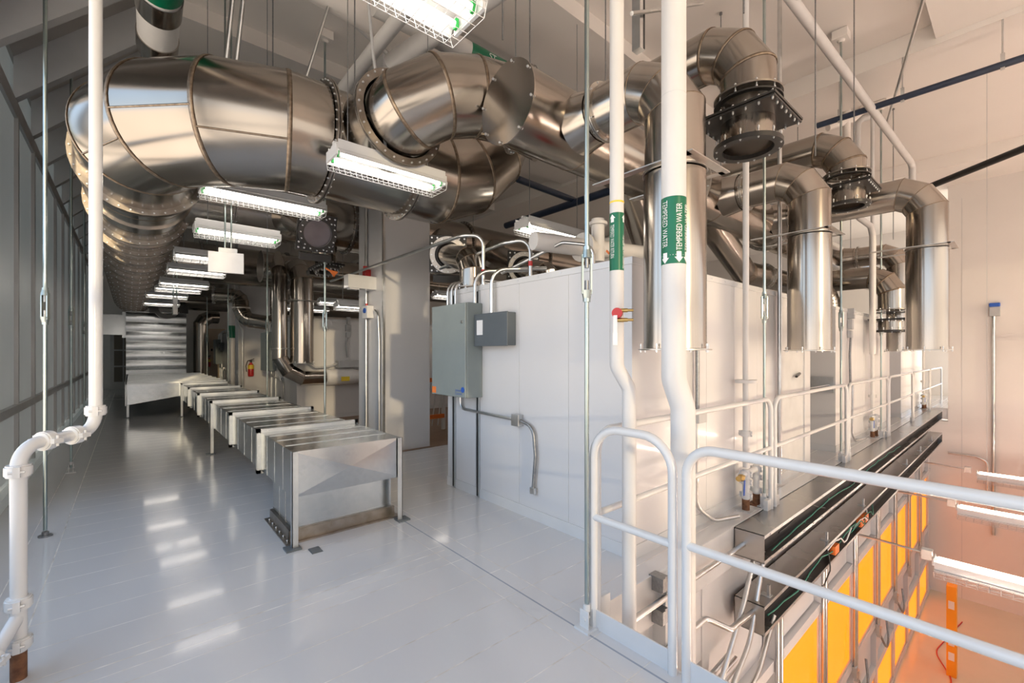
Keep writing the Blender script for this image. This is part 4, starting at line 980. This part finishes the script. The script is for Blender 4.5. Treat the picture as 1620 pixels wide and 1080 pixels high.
# offset white pipe with grooved couplings in the left foreground
LP = thing('offset_pipe', 'white vertical pipe with a sideways step and clamped couplings in the left foreground', 'pipe', (-.4, 3.1, 0))
lo, hi = V((-.398, 3.11, 0)), V((-.146, 3.44, 0)); dh = (hi - lo).normalized(); up = V((0, 0, 1)); rp_ = .03
zl = 1.10
bm = bm_new(); tube(bm, bend([lo + up * .13, lo + up * zl, hi + up * zl, hi + up * 5.72], .10, 10), rp_, 24); obj('pipe_run', bm, WPAINT, LP)
for p, d in ((lo + up * .985, up), (lo + up * zl + dh * .13, dh), (hi + up * zl - dh * .13, dh), (hi + up * 1.215, up), (lo + up * .36, up), (lo + up * .17, up)):
    bm = bm_new(); coupling(bm, p, d, rp_); obj('coupling', bm, WPAINT, LP)
bm = bm_new(); s0 = lo + up * .30; s1 = lo + V((-.06, -.11, .16)); tube(bm, bend([s0, s1 + up * .03, s1 + V((-.03, -.06, -.02))], .03, 4), .028, 16); obj('side_branch', bm, WPAINT, LP)
bm = bm_new(); coupling(bm, s1 + V((-.01, -.02, .02)), (-.5, -.9, -.2), .028); obj('coupling', bm, WPAINT, LP)
bm = bm_new(); e = s1 + V((-.03, -.06, -.02)); tube(bm, [e, e + V((-.03, -.055, -.01))], .022, 12); obj('brass_plug', bm, BRASS, LP)
bm = bm_new(); tube(bm, [lo, lo + up * .14], .029, 16); obj('rusty_stub', bm, RUST, LP)

# ------------------------------------------------------------------ fluorescent fixtures with wire guards
def fixture(c, d, L, label, tube_m=TUBE, near=True, name='strip_light', up=False):
    c, d = V(c), V(d).normalized(); s = d.cross(V((0, 0, 1))).normalized(); z = V((0, 0, 1)); k = 1; tk = -1 if up else 1
    t = thing(name, label, 'light', c, 'wire guarded strip lights')
    bm = bm_new(); 
    if up: obox(bm, c - z * .05, d, s, z, L, .20, .10); obox(bm, c + z * .004, d, s, z, L, .05, .012)
    else: obox(bm, c + z * .045 * k, d, s, z, L, .10, .06); obox(bm, c + z * .085 * k, d, s, z, L, .04, .03)
    if not up:
        for e in (-1, 1): obox(bm, c + s * e * .118 + z * .045, d, s, z, L, .005, .075)
    obj('housing', bm, WPAINT, t)
    bm = bm_new()
    if up: bm.free(); bm = bm_new(); obox(bm, c - z * .11, d, s, z, L, .26, .02); obox(bm, c + s * .115 + z * .0, d, s, z, L, .006, .03)
    # folded sheet reflector, with a slot over each tube through which light also goes up
    for seg_ in [] if up else ([(-.15, -.035), (-.135, .0), (-.095, .012)], [(-.05, .018), (.05, .018)], [(.095, .012), (.135, .0), (.15, -.035)]):
        pr = seg_ + [(a, b - .004) for a, b in seg_[::-1]]; m_ = len(pr)
        rows = [[bm.verts.new(c + d * e * L / 2 + s * a + z * b * k) for a, b in pr] for e in (-1, 1)]
        for i in range(m_): fin(bm, (rows[0][i], rows[0][(i + 1) % m_], rows[1][(i + 1) % m_], rows[1][i]))
    obj('reflector', bm, WPAINT, t)
    for e in (-1, 1): bm = bm_new(); obox(bm, c + d * e * (L / 2 + .008), d, s, z, .016, .24, .085); obj('end_plate', bm, WPAINT, t)
    for a in ((-.06, .06) if up else (-.07, .07)):
        bm = bm_new(); tube(bm, [c - d * (L / 2 - .03) + s * a - z * .022 * tk, c + d * (L / 2 - .03) + s * a - z * .022 * tk], .0135, 8); tb = obj('lamp_tube', bm, tube_m, t)
        if near:
            for e in (-1, 1): bm = bm_new(); obox(bm, c + d * e * (L / 2 - .02) + s * a - z * .02 * k, d, s, z, .02, .022, .05); obj('lamp_holder', bm, GREENTAB, tb)
    bm = bm_new(); w_ = .0022 if near else .004
    h0, h1 = (-.12, -.20) if up else (-.03, -.095)
    nx = int(L / (.05 if near else .1))
    for i in range(nx + 1):
        q = c + d * (-L / 2 + L * i / nx)
        pth = [q + s * -.155 + z * h0, q + s * -.13 + z * h1, q + s * .13 + z * h1, q + s * .155 + z * h0]
        for a, b in zip(pth[:-1], pth[1:]): tube(bm, [a, b], w_, 4, 0, False)
    for a, h in ((-.155, h0), (-.143, (h0 + h1) / 2), (-.13, h1), (-.065, h1), (0, h1), (.065, h1), (.13, h1), (.143, (h0 + h1) / 2), (.155, h0)):
        tube(bm, [c - d * L / 2 + s * a + z * h, c + d * L / 2 + s * a + z * h], w_, 4, 0, False)
    obj('wire_guard', bm, WPAINT, t)
    return t
def chains(t, c, d, L, ztop):
    c, d = V(c), V(d).normalized()
    for e in (-1, 1):
        p = c + d * e * (L / 2 - .12) + V((0, 0, .10)); bm = bm_new(); tube(bm, [p, V((p.x, p.y, ztop))], .004, 5); obj('hanger', bm, FLEX, t)
FX = [((.62, 1.75), 'nearest wire guarded lamp, cut off by the top edge of the view'), ((1.76, 3.70), 'wire guarded lamp hanging in front of the big cross header'), ((1.17, 5.6), 'wire guarded lamp tucked under the big elbow'), ((1.01, 6.3), 'wire guarded lamp left of the black round damper'),
      ((.95, 8.55), 'wire guarded lamp behind the hanging white sign box'), ((.95, 10.1), 'wire guarded lamp just beyond the sign box'), ((.92, 12.2), 'first of the far trio of aisle lamps'), ((.88, 13.25), 'middle of the far trio of aisle lamps'), ((.75, 14.9), 'last of the far trio of aisle lamps'), ((.75, 17.5), 'farthest aisle lamp above the plenum')]
for i, ((x, y), l) in enumerate(FX):
    zf = (3.17, 3.17, 3.27, 3.0)[i] if i < 4 else 3.07; L_ = (1.22, 1.0, 1.22)[i] if i < 3 else .87
    t = fixture((x, y, zf), (1, 0, 0), L_, l, near=i < 4); chains(t, (x, y, zf), (1, 0, 0), L_, CZ if i != 2 else 3.4)
t = fixture((4.05, 3.87, 3.05), (1, 0, 0), 1.1, 'small wire guarded lamp over the near enclosure roof, left of the water pipes'); chains(t, (4.05, 3.87, 3.05), (1, 0, 0), 1.1, CZ)
for k, (x, y, z) in enumerate(((3.6, 8.6, 2.45), (4.4, 12.2, 2.9), (4.2, 14.6, 2.9), (6.0, 9.0, 2.9))):
    t = fixture((x, y, z), (1, 0, 0), 1.22, 'dim distant lamp %s' % ('right of the square column, above the rear floor', 'between the double vertical ducts and the column', 'far behind the double vertical ducts', 'deep behind the near enclosure roof')[k], near=False); chains(t, (x, y, z), (1, 0, 0), 1.22, CZ)
for k, (x, y) in enumerate(((8.36, -.42), (11.55, -.42), (15.1, -.5))):
    fixture((x, y, -1.3), (0, 1, 0), 2.44, 'lit strip lamp low in the hall, %s' % ('nearest of three', 'middle of three', 'farthest of three, against the pink wall')[k], TUBEH, near=False, name='hall_light', up=True)
    bm = bm_new(); box(bm, x - .05, x + .05, .82, .94, -1.32, -1.18, bev=.006); tube(bm, bend([(x, .92, -1.24), (x, 1.45, -1.22), (x, 1.72, -1.22)], .1, 4), .018, 8)
    solo('hall_conduit', bm, CONDUIT, 'conduit with box feeding the %s lower hall lamp' % ('nearest', 'middle', 'farthest')[k], 'conduit', 'hall lamp conduits')
# unseen fill lamps added over the hall to throw warm light on the ceiling
for k, (x, y) in enumerate(((5.0, -.42), (5.0, -3.6), (8.36, -3.6), (11.55, -3.6), (15.1, -3.6))):
    fixture((x, y, -1.3 if x > 5.5 else -2.6), (0, 1, 0), 2.44, 'added unseen fill lamp in the lower hall, %s' % ('beside the gate', 'rear left', 'rear second', 'rear third', 'rear far')[k], TUBEFILL, near=False, name='hall_light', up=True)
# ------------------------------------------------------------------ fittings on the column and in the aisle
bm = bm_new(); obox(bm, (2.70, 6.72, 2.62), (1, 0, 0), (0, 1, 0), (0, 0, 1), .44, .18, .20); e_ = solo('emergency_light', bm, WPAINT, 'white box lamp projecting sideways from the square column', 'light')
bm = bm_new(); box(bm, 2.52, 2.66, 6.66, 6.78, 2.505, 2.52); obj('lens', bm, PAPER, e_)
conduit('conduit', [(2.89, 6.95, CZ), (2.89, 6.95, .02)], .022, CONDUIT, 'vertical conduit down the left face of the square column', rad=.05)
conduit('conduit', [(2.89, 6.62, 2.2), (2.89, 6.50, 2.15), (2.89, 6.46, 1.7), (2.89, 6.46, .02)], .016, CONDUIT, 'thin conduit at the corner of the square column', rad=.1)
bm = bm_new(); box(bm, 2.83, 2.92, 6.83, 6.96, 2.74, 2.86, bev=.006); tube(bm, [(2.86, 6.9, 2.86), (2.86, 6.9, 2.92)], .04, 12); solo('alarm_box', bm, RED, 'bright red alarm box on the left face of the square column', 'alarm')
t = thing('disconnect_switch', 'small white switch box with blue knob on the square column', 'switch', (2.86, 6.8, 2.1))
bm = bm_new(); box(bm, 2.81, 2.92, 6.72, 6.92, 2.08, 2.28, bev=.01); obj('body', bm, PAPER, t)
bm = bm_new(); tube(bm, [(2.79, 6.80, 2.20), (2.815, 6.80, 2.20)], .04, 16); obj('knob', bm, BLUE, t)
bm = bm_new(); tube(bm, [(2.86, 6.86, 2.28), (2.86, 6.86, 2.32)], .02, 10); obj('red_cap', bm, RED, t)
t = thing('hanging_sign', 'blank white back of a sign box hung on two rods over the aisle', 'sign', (.95, 5.95, 2.43))
bm = bm_new(); obox(bm, (.83, 5.93, 2.56), (1, -.25, 0), (.25, 1, 0), (0, 0, 1), .34, .04, .23); obj('box', bm, PAPER, t)
bm = bm_new(); obox(bm, (.85, 5.94, 2.70), (1, -.25, 0), (.25, 1, 0), (0, 0, 1), .18, .06, .05); obj('canopy', bm, WPAINT, t)
for x in (.82, .88): bm = bm_new(); tube(bm, [(x, 5.94, 2.72), (x, 5.94, 3.5 if False else CZ)], .009, 8); obj('rod', bm, ZINC, t)
t = thing('hanging_sign', 'slim box hung on two rods far down the aisle, above the plenum', 'sign', (.55, 12.3, 2.6))
bm = bm_new(); box(bm, .72, .80, 12.2, 12.5, 2.38, 2.75); obj('box', bm, WPAINT, t)
for x in (.73, .79): bm = bm_new(); tube(bm, [(x, 12.3, 2.75), (x, 12.3, CZ)], .012, 8); obj('rod', bm, ZINC, t)
bm = bm_new(); disc_ring(bm, (.95, 19.2, 3.05), (0, 1, 0), .22, .36, .10, 24); box(bm, 1.3, 1.55, 19.15, 19.3, 2.9, 3.2); box(bm, .5, .68, 19.15, 19.3, 2.88, 3.22); solo('fan', bm, BLACK, 'dark round fan hanging over the ribbed plenum', 'fan')
def extinguisher(x, y, z, label):
    t = thing('fire_extinguisher', label, 'fire extinguisher', (x, y, z - .25))
    bm = bm_new(); lathe(bm, (x, y, z - .26), [(.07, 0), (.078, .03), (.078, .30), (.06, .36), (.03, .39), (.028, .42)], 18); c = obj('cylinder', bm, RED, t)
    bm = bm_new(); tube(bm, [(x, y, z - .04), (x, y, z + .08)], .0795, 18, 0, False); obj('yellow_label', bm, YELLOW, c)
    bm = bm_new(); tube(bm, [(x, y, z + .15), (x, y, z + .22)], .03, 10); obox(bm, (x + .02, y, z + .235), (1, 0, .35), (0, 1, 0), (-.35, 0, 1), .14, .03, .018); obox(bm, (x + .03, y, z + .2), (1, 0, -.1), (0, 1, 0), (.1, 0, 1), .12, .028, .014); obj('handle', bm, BLACK, t)
    bm = bm_new(); tube(bm, bend([(x, y, z + .19), (x - .08, y, z + .22), (x - .13, y, z + .05), (x - .11, y, z - .12)], .06, 5), .012, 8); obj('hose', bm, BLACK, t)
    return t
extinguisher(2.715, 14.98, 1.09, 'red extinguisher with yellow label on the far white column')
extinguisher(2.66, 23.86, 1.15, 'small distant red extinguisher on the beige cabinet')
bm = bm_new(); box(bm, 2.60, 2.84, 15.085, 15.1, 2.24, 2.48); sg = solo('fire_sign', bm, PAPER, 'white sign with two red down arrows on the far column', 'sign')
bm = bm_new()
for x in (2.66, 2.78):
    box(bm, x - .018, x + .018, 15.08, 15.086, 2.36, 2.45); vs = [bm.verts.new((x + a, 15.08, z)) for a, z in ((-.045, 2.36), (.045, 2.36), (0, 2.28))]; fin(bm, vs)
obj('arrow', bm, RED, sg)
t = thing('water_pipe', 'distant white pipe with small green label in front of the far column', 'pipe', (2.2, 14.75, 0))
bm = bm_new(); tube(bm, [(2.2, 14.75, 0), (2.2, 14.75, CZ)], .08, 16); obj('jacket', bm, PIPEW, t)
bm = bm_new(); tube(bm, [(2.2, 14.75, 1.95), (2.2, 14.75, 2.3)], .082, 16, 0, False); obj('green_label', bm, GREEN, t)
conduit('conduit', [(2.40, 15.0, 4.2), (2.40, 15.0, 2.4), (2.5, 14.95, 2.2), (2.5, 14.95, .1)], .02, CONDUIT, 'conduit at the left corner of the far column')
bm = bm_new(); box(bm, 2.3, 3.3, 23.9, 24.9, 0, 2.6); bc = solo('beige_cabinet', bm, BEIGE, 'tall beige cabinet at the far end of the aisle', 'cabinet')
bm = bm_new(); box(bm, 2.76, 2.82, 23.88, 23.9, 1.6, 1.7); obj('handle', bm, BLACK, bc)
t = thing('utility_rack', 'white tubular rack with orange cross bars in the gap between column and near enclosure', 'rack', (4.4, 7.6, 0))
for x in (3.95, 4.75):
    bm = bm_new(); box(bm, x - .03, x + .03, 7.57, 7.63, .0, 1.05); obj('post', bm, WPAINT, t)
for z in (.28, 1.0): bm = bm_new(); box(bm, 3.95, 4.75, 7.56, 7.6, z - .04, z + .04); obj('cross_bar', bm, ORANGE, t)
bm = bm_new()
for k in range(6): tube(bm, [(3.97 + .13 * k, 7.6, .1), (4.08 + .13 * k, 7.6, .95)], .012, 6)
obj('lattice', bm, WPAINT, t)
# flex cable and switch boxes on the second-bay enclosure and on the ledge
def flexbox(x, y, zt, zb, label):
    t = thing('switch_box', label, 'electrical box', (x, y, zt))
    bm = bm_new(); box(bm, x - .06, x + .06, y - .07, y - .003, zt - .08, zt + .08, bev=.006); box(bm, x - .035, x + .035, y - .09, y - .003, zt + .09, zt + .26); box(bm, x - .05, x + .05, y - .06, y - .003, zt - .22, zt - .1, bev=.006); obj('body', bm, GREYPL, t)
    bm = bm_new(); tube(bm, bend([(x, y - .04, zt - .2), (x - .06, y - .04, (zt + zb) / 2), (x - .02, y - .04, zb)], .5, 6), .018, 8); obj('flex_tail', bm, FLEX, t)
flexbox(3.95, 10.6, 2.12, 1.42, 'grey switch box with curved cable on the second bay wall')
flexbox(8.95, 1.9, 2.0, 1.02, 'grey switch box with curved cable on the second ledge enclosure')
conduit('conduit', [(8.98, 1.84, 1.02), (8.95, 1.84, .2), (9.1, 1.83, .07), (9.6, 1.80, .06)], .016, CONDUIT, 'thin conduit running down to the ledge at the second enclosure')
conduit('conduit', [(5.72, 1.86, CZ), (5.72, 1.86, .02)], .024, CONDUIT, 'bright vertical conduit beside the beige door bay')
conduit('flexible_conduit', [(3.74, 1.86, 1.6), (3.74, 1.86, 1.04)], .018, FLEX, 'flexible conduit below the widest drop duct')
bm = bm_new(); box(bm, 3.69, 3.84, 1.82, 1.9, .93, 1.04, bev=.006); solo('junction_box', bm, GREYPL, 'grey junction box under the widest drop duct', 'electrical box')
conduit('conduit', [(3.74, 1.87, .93), (3.74, 1.87, .20), (3.92, 1.80, .05), (4.24, 1.72, .035)], .018, CONDUIT, 'bent conduit running down to the near end of the upper tray', rad=.16)
# conduits in the pit beside the gate
conduit('pit_conduit', [(2.1, 1.60, -.13), (4.05, 1.60, -.13)], .020, CONDUIT, 'straight pit conduit entering the end of the upper tray')
conduit('pit_conduit', [(2.35, 1.6, -1.6), (2.35, 1.6, -.50), (3.35, 1.6, -.50), (3.55, 1.50, -.62), (4.05, 1.52, -.68)], .022, CONDUIT, 'bent pit conduit entering the end of the lower tray', rad=.10)
for k in range(3):
    conduit('pit_conduit', [(4.25 + .05 * k, 1.58 - .06 * k, -.24 if k < 2 else -.80), (3.95, 1.56 - .05 * k, -.6 - .3 * k), (3.45 + .08 * k, 1.58 - .05 * k, -1.2), (3.35 + .08 * k, 1.58 - .05 * k, -2.6)], .020, CONDUIT, 'sweeping pit conduit under the trays, %s' % ('inner one', 'middle one', 'outer one')[k], rad=.5)
for k in range(3):
    conduit('pit_conduit', [(2.4, 1.64, -1.10 - .1 * k), (3.9 + .1 * k, 1.64, -1.02 - .1 * k)], .02, CONDUIT, 'horizontal pit conduit clamped to the wall below the trays, %s' % ('upper one', 'middle one', 'lower one')[k])
for k, z in enumerate((-.04, -.26)):
    bm = bm_new(); box(bm, 2.72, 2.80, 1.60, 1.70, z - .05, z + .05); box(bm, 2.70, 2.74, 1.58, 1.60, z - .03, z + .06); solo('beam_clamp', bm, FLEX, '%s small steel clamp on the ledge edge inside the gate' % ('upper', 'lower')[k], 'clamp')
bm = bm_new(); box(bm, 2.8, 2.95, 1.62, 1.72, -2.4, -.02); solo('fascia_post', bm, WPAINT, 'white post under the ledge edge seen through the gate hoop', 'post')
for k, x in enumerate(WX[:-1]):
    for j, dx in enumerate((-.06, .05)):
        bm = bm_new(); tube(bm, [(x + dx, LY - .03, -.86), (x + dx, LY - .03, -3.25 - .1 * j)], .02, 8); box(bm, x + dx - .04, x + dx + .04, LY - .06, LY, -3.42 - .1 * j, -3.25 - .1 * j)
        solo('wall_conduit', bm, CONDUIT, '%s conduit on the white mullion %s of the amber window row' % (('left', 'right')[j], ('before the first window', 'after the first window', 'after the second window', 'after the third window', 'after the fourth window', 'after the fifth window', 'after the sixth window')[k]), 'conduit', 'conduits on the amber window wall')
    if k in (1, 2, 3, 4):
        bm = bm_new(); tube(bm, bend([(x + .05, LY - .05, -3.5), (x + .15, LY - .12, -3.75), (x + .45, LY - .1, -3.7), (x + .55, LY - .05, -3.4)], .15, 5), .018, 8)
        solo('flexible_conduit', bm, FLEX, 'looping flexible conduit below the %s amber window' % ('second', 'third', 'fourth', 'fifth')[k - 1], 'conduit')
# yellow framed partition post in the hall
t = thing('yellow_post', 'orange yellow post with white labels standing in the lower hall', 'post', (12.8, 1.02, HZ))
bm = bm_new(); box(bm, 12.72, 12.92, .90, 1.05, HZ, -3.25, bev=.006); obj('post_body', bm, mat('yellow_orange_paint', (.9, .38, .02), .45), t)
for z in (-3.55, -4.3, -4.6): bm = bm_new(); box(bm, 12.712, 12.72, .93, 1.02, z - .16, z); obj('label_plate', bm, PAPER, t)
bm = bm_new(); tube(bm, bend([(11.5, 1.2, HZ + .01), (12.5, .9, HZ + .01), (13.5, 1.3, HZ + .01), (15.5, 1.0, HZ + .01)], 1, 6), .012, 6); solo('floor_cable', bm, RED, 'reddish cable winding over the hall floor', 'cable')
# blue alarm and conduit on the far plaster wall
t = thing('wall_conduit', 'thin conduit with a blue topped box on the pink wall', 'conduit', (16.95, .52, -2))
bm = bm_new(); tube(bm, [(16.96, .52, 2.5), (16.96, .52, -3.2)], .03, 8); obj('conduit', bm, CONDUIT, t)
bm = bm_new(); box(bm, 16.9, 17.0, .40, .60, 2.48, 2.72, bev=.01); obj('box', bm, GREYPL, t)
bm = bm_new(); box(bm, 16.88, 16.99, .40, .60, 2.72, 2.82, bev=.02); obj('blue_cap', bm, BLUE, t)
conduit('conduit', [(16.9, 1.36, -1.2), (16.9, .85, -1.2), (16.9, .62, -1.3), (16.9, .62, -2.1)], .03, CONDUIT, 'conduit bending down the pink wall to the farthest hall lamp', rad=.25)
# ------------------------------------------------------------------ pipes under the ceiling
conduit('sprinkler_pipe', [(8.45, 2.2, 5.22), (8.45, -3.0, 5.22)], .045, BLUEPIPE, 'dark blue pipe hung on rods below the ceiling at the upper right', 'pipe')
for k, y in enumerate((1.9, 1.15, .18)):
    bm = bm_new(); tube(bm, [(8.45, y, CZ - .01), (8.45, y, 5.34)], .01, 6); box(bm, 8.43, 8.47, y - .02, y + .02, 5.16, 5.36); solo('pipe_hanger', bm, CONDUIT, 'hanger rod of the dark blue ceiling pipe, %s' % ('left one', 'middle one', 'right one')[k], 'rod')
conduit('sprinkler_pipe', [(10.1, 1.06, 4.3), (9.16, .006, 4.3), (7.4, -1.95, 4.3)], .05, BLACKW, 'black pipe running diagonally in front of the pink wall at the right edge', 'pipe', rad=.02)
conduit('overhead_pipe', [(4.2, 1.6, 5.2), (11.35, 1.43, 5.2), (11.5, 1.42, 5.15), (11.5, 1.42, 4.6)], .055, PIPEW, 'white pipe running away under the ceiling right of the drops', 'pipe', rad=.08)
conduit('overhead_pipe', [(.4, 4.66, 5.3), (2.6, 4.85, 5.3), (3.6, 4.9, 5.3)], .16, CEIL, 'thick white ceiling pipe crossing behind the nearest lamp', 'pipe', rad=.1)
conduit('overhead_pipe', [(1.9, 8.5, 4.6), (1.95, 3.0, 4.75), (1.95, 1.0, 4.75)], .07, PIPEW, 'white pipe running along the aisle above the cross header', 'pipe', rad=.1)
t = thing('overhead_pipe', 'white ceiling pipe with steel band behind the nearest lamp', 'pipe', (2.6, 3.4, 4.9))
bm = bm_new(); tube(bm, [(2.2, 4.6, 4.75), (3.1, 1.6, 5.15)], .10, 20); obj('jacket', bm, PIPEW, t)
q0, q1 = V((2.2, 4.6, 4.75)), V((3.1, 1.6, 5.15)); bm = bm_new(); tube(bm, [q0.lerp(q1, .50), q0.lerp(q1, .66)], .104, 20, 0, False); obj('steel_band', bm, STEELD, t)
t = thing('overhead_pipe', 'white ceiling pipe with a green label over the gooseneck branch', 'pipe', (2.9, 4.2, 4.7))
q0, q1 = V((1.9, 4.35, 5.12)), V((5.6, 4.15, 4.97)); dq = (q1 - q0).normalized()
bm = bm_new(); tube(bm, [q0, q1], .12, 24); obj('jacket', bm, PIPEW, t)
bm = bm_new(); tube(bm, [q0.lerp(q1, .30), q0.lerp(q1, .46)], .122, 24, 0, False); gl = obj('green_label', bm, GREEN, t)
bm = bm_new(); sd = V((0, -1, 0)); flat_text(bm, 'ST', .10, q0.lerp(q1, .36) + V((0, -.125, -.03)), dq, (0, 0, 1)); obj('lettering', bm, LETTER, gl)
t = thing('steel_pipe', 'capped insulated pipe with steel bands and a green arrow label at the top left', 'pipe', (.22, 4, 4.75))
ax_ = lambda y: V((.10 + .02 * y, y, 4.75))
bm = bm_new(); tube(bm, [ax_(5.95), ax_(.5)], .165, 32, 0); obj('jacket', bm, PIPEW, t)
for y0, y1 in ((6.0, 5.72), (5.3, 5.02), (4.1, .5)): bm = bm_new(); tube(bm, [ax_(y0), ax_(y1)], .175, 32, 0, y0 > 5.5); obj('steel_band', bm, STEELD, t)
bm = bm_new(); tube(bm, [ax_(4.98), ax_(4.0)], .170, 32, 0, False); gl = obj('green_label', bm, GREEN, t)
bm = bm_new()
vs = [bm.verts.new((.20 + a, 4.75 + b, 4.75 - .172)) for a, b in ((-.03, -.14), (.03, -.14), (.03, 0), (.07, 0), (0, .09), (-.07, 0), (-.03, 0))]; fin(bm, vs); obj('arrow', bm, LETTER, gl)
for k, dx in enumerate((0, .09)):
    conduit('overhead_conduit', [(.95 + dx, 1.2, 5.8), (.82 + dx, 4.6, 5.78), (.80 + dx, 5.3, 5.2), (.75 + dx, 5.6, 4.3)], .022, CONDUIT, '%s of two conduits rising behind the big elbow' % ('left', 'right')[k], rad=.2)
conduit('overhead_conduit', [(1.35, 5.0, 4.2), (1.7, 4.6, 5.72), (1.72, 4.5, 5.85)], .014, CONDUIT, 'slanted strut rod over the big elbow')
conduit('overhead_conduit', [(.3, 4.8, 5.75), (2.9, 5.9, 5.72), (3.2, 6.0, 5.72), (2.6, 6.4, 5.3)], .03, PIPEW, 'thin white pipe zigzagging below the ceiling over the big elbow', 'pipe', rad=.05)
wire([(1.75, 3.72, 3.2), (1.62, 3.75, 4.2), (1.55, 3.8, 5.2), (1.4, 3.8, 6.0)], .014, GREYPL, 'grey cable rising from the lamp in front of the cross header', group='lamp cables', amp=.004)
conduit('overhead_conduit', [(2.0, -.5, 5.6), (9.5, 1.5, 5.3)], .018, CONDUIT, 'thin steel tube crossing under the ceiling behind the widest drop')
bm = bm_new(); box(bm, 2.46, 2.515, 1.60, 1.66, 3.49, CZ); box(bm, 2.497, 2.513, 1.598, 1.60, 3.495, CZ, 1); solo('strut_hanger', bm, [CONDUIT, SHADEIN], 'steel channel hanging from the ceiling between the two water pipes', 'strut')  # solid box; its black strip paints the shade of an open slot
conduit('brace_rod', [(2.25, 1.52, 3.55), (2.55, 1.58, 3.75), (3.3, 1.6, 4.2)], .012, CONDUIT, 'slanted brace rod through the hanging steel channel', 'rod', rad=.02)
conduit('overhead_conduit', [(9.81, 2.10, 5.34), (9.81, 2.10, 6.02), (9.92, 2.00, 6.22), (10.05, 1.89, 6.10), (10.05, 1.89, 5.94), (9.90, 2.02, 5.76), (9.55, 2.32, 5.60)], .06, CEIL, 'looped grey pipe beside the dark blue pipe', 'pipe', rad=.12)
conduit('white_riser', [(10.32, 2.05, 5.07), (10.32, 2.05, 5.82), (10.38, 2.00, 5.92), (10.65, 1.77, 6.01)], .06, PIPEW, 'white riser pipe joining the ceiling pipe at the right', 'pipe', rad=.12)
conduit('white_riser', [(9.84, 1.94, 4.16), (9.84, 1.94, 3.96), (10.02, 1.79, 3.79), (10.04, 1.77, 3.63), (10.04, 1.77, 1.51)], .05, PIPEW, 'white offset pipe between the middle and rightmost drops', 'pipe', rad=.08)
bm = bm_new(); tube(bm, [(4.95, 1.45, CZ), (4.95, 1.45, 5.0)], .018, 8); solo('cut_tube', bm, CONDUIT, 'cut steel tube hanging down beside the white ceiling pipe', 'rod')
conduit('sprinkler_pipe', [(4.25, 4.79, 4.05), (5.61, 4.86, 4.05)], .05, BLUEPIPE, 'dark blue cross pipe at the back, seen under the capped manifold', 'pipe')
conduit('sprinkler_pipe', [(5.53, 6.58, 4.00), (5.53, 4.06, 4.00)], .06, BLUEPIPE, 'dark blue pipe running back towards the small right hand lamp', 'pipe')
conduit('white_valve_pipe', [(2.95, 3.1, 2.62), (3.4, 3.0, 2.62), (5.2, 2.9, 2.75)], .09, PIPEW, 'thick white valve pipe on the near enclosure roof behind the thinner water pipe', 'pipe', rad=.05)
bm = bm_new(); tube(bm, [(3.75, 2.95, 2.5), (3.75, 2.95, 2.95)], .07, 14); disc_ring(bm, (3.75, 2.95, 2.9), (0, 0, 1), 0, .10, .03, 18); disc_ring(bm, (3.95, 2.97, 2.64), (1, 0, 0), 0, .15, .03, 20); disc_ring(bm, (3.55, 2.99, 2.63), (1, 0, 0), 0, .15, .03, 20); solo('roof_valve', bm, PIPEW, 'white valve body standing on the thick roof pipe', 'valve')
bm = bm_new(); box(bm, 1.06, 1.13, 3.56, 3.66, 0, .008); box(bm, 1.055, 1.135, 3.555, 3.665, 0, .004); solo('foot_pad', bm, BOXDARK, 'loose square pad on the floor beside the near duct leg', 'pad')
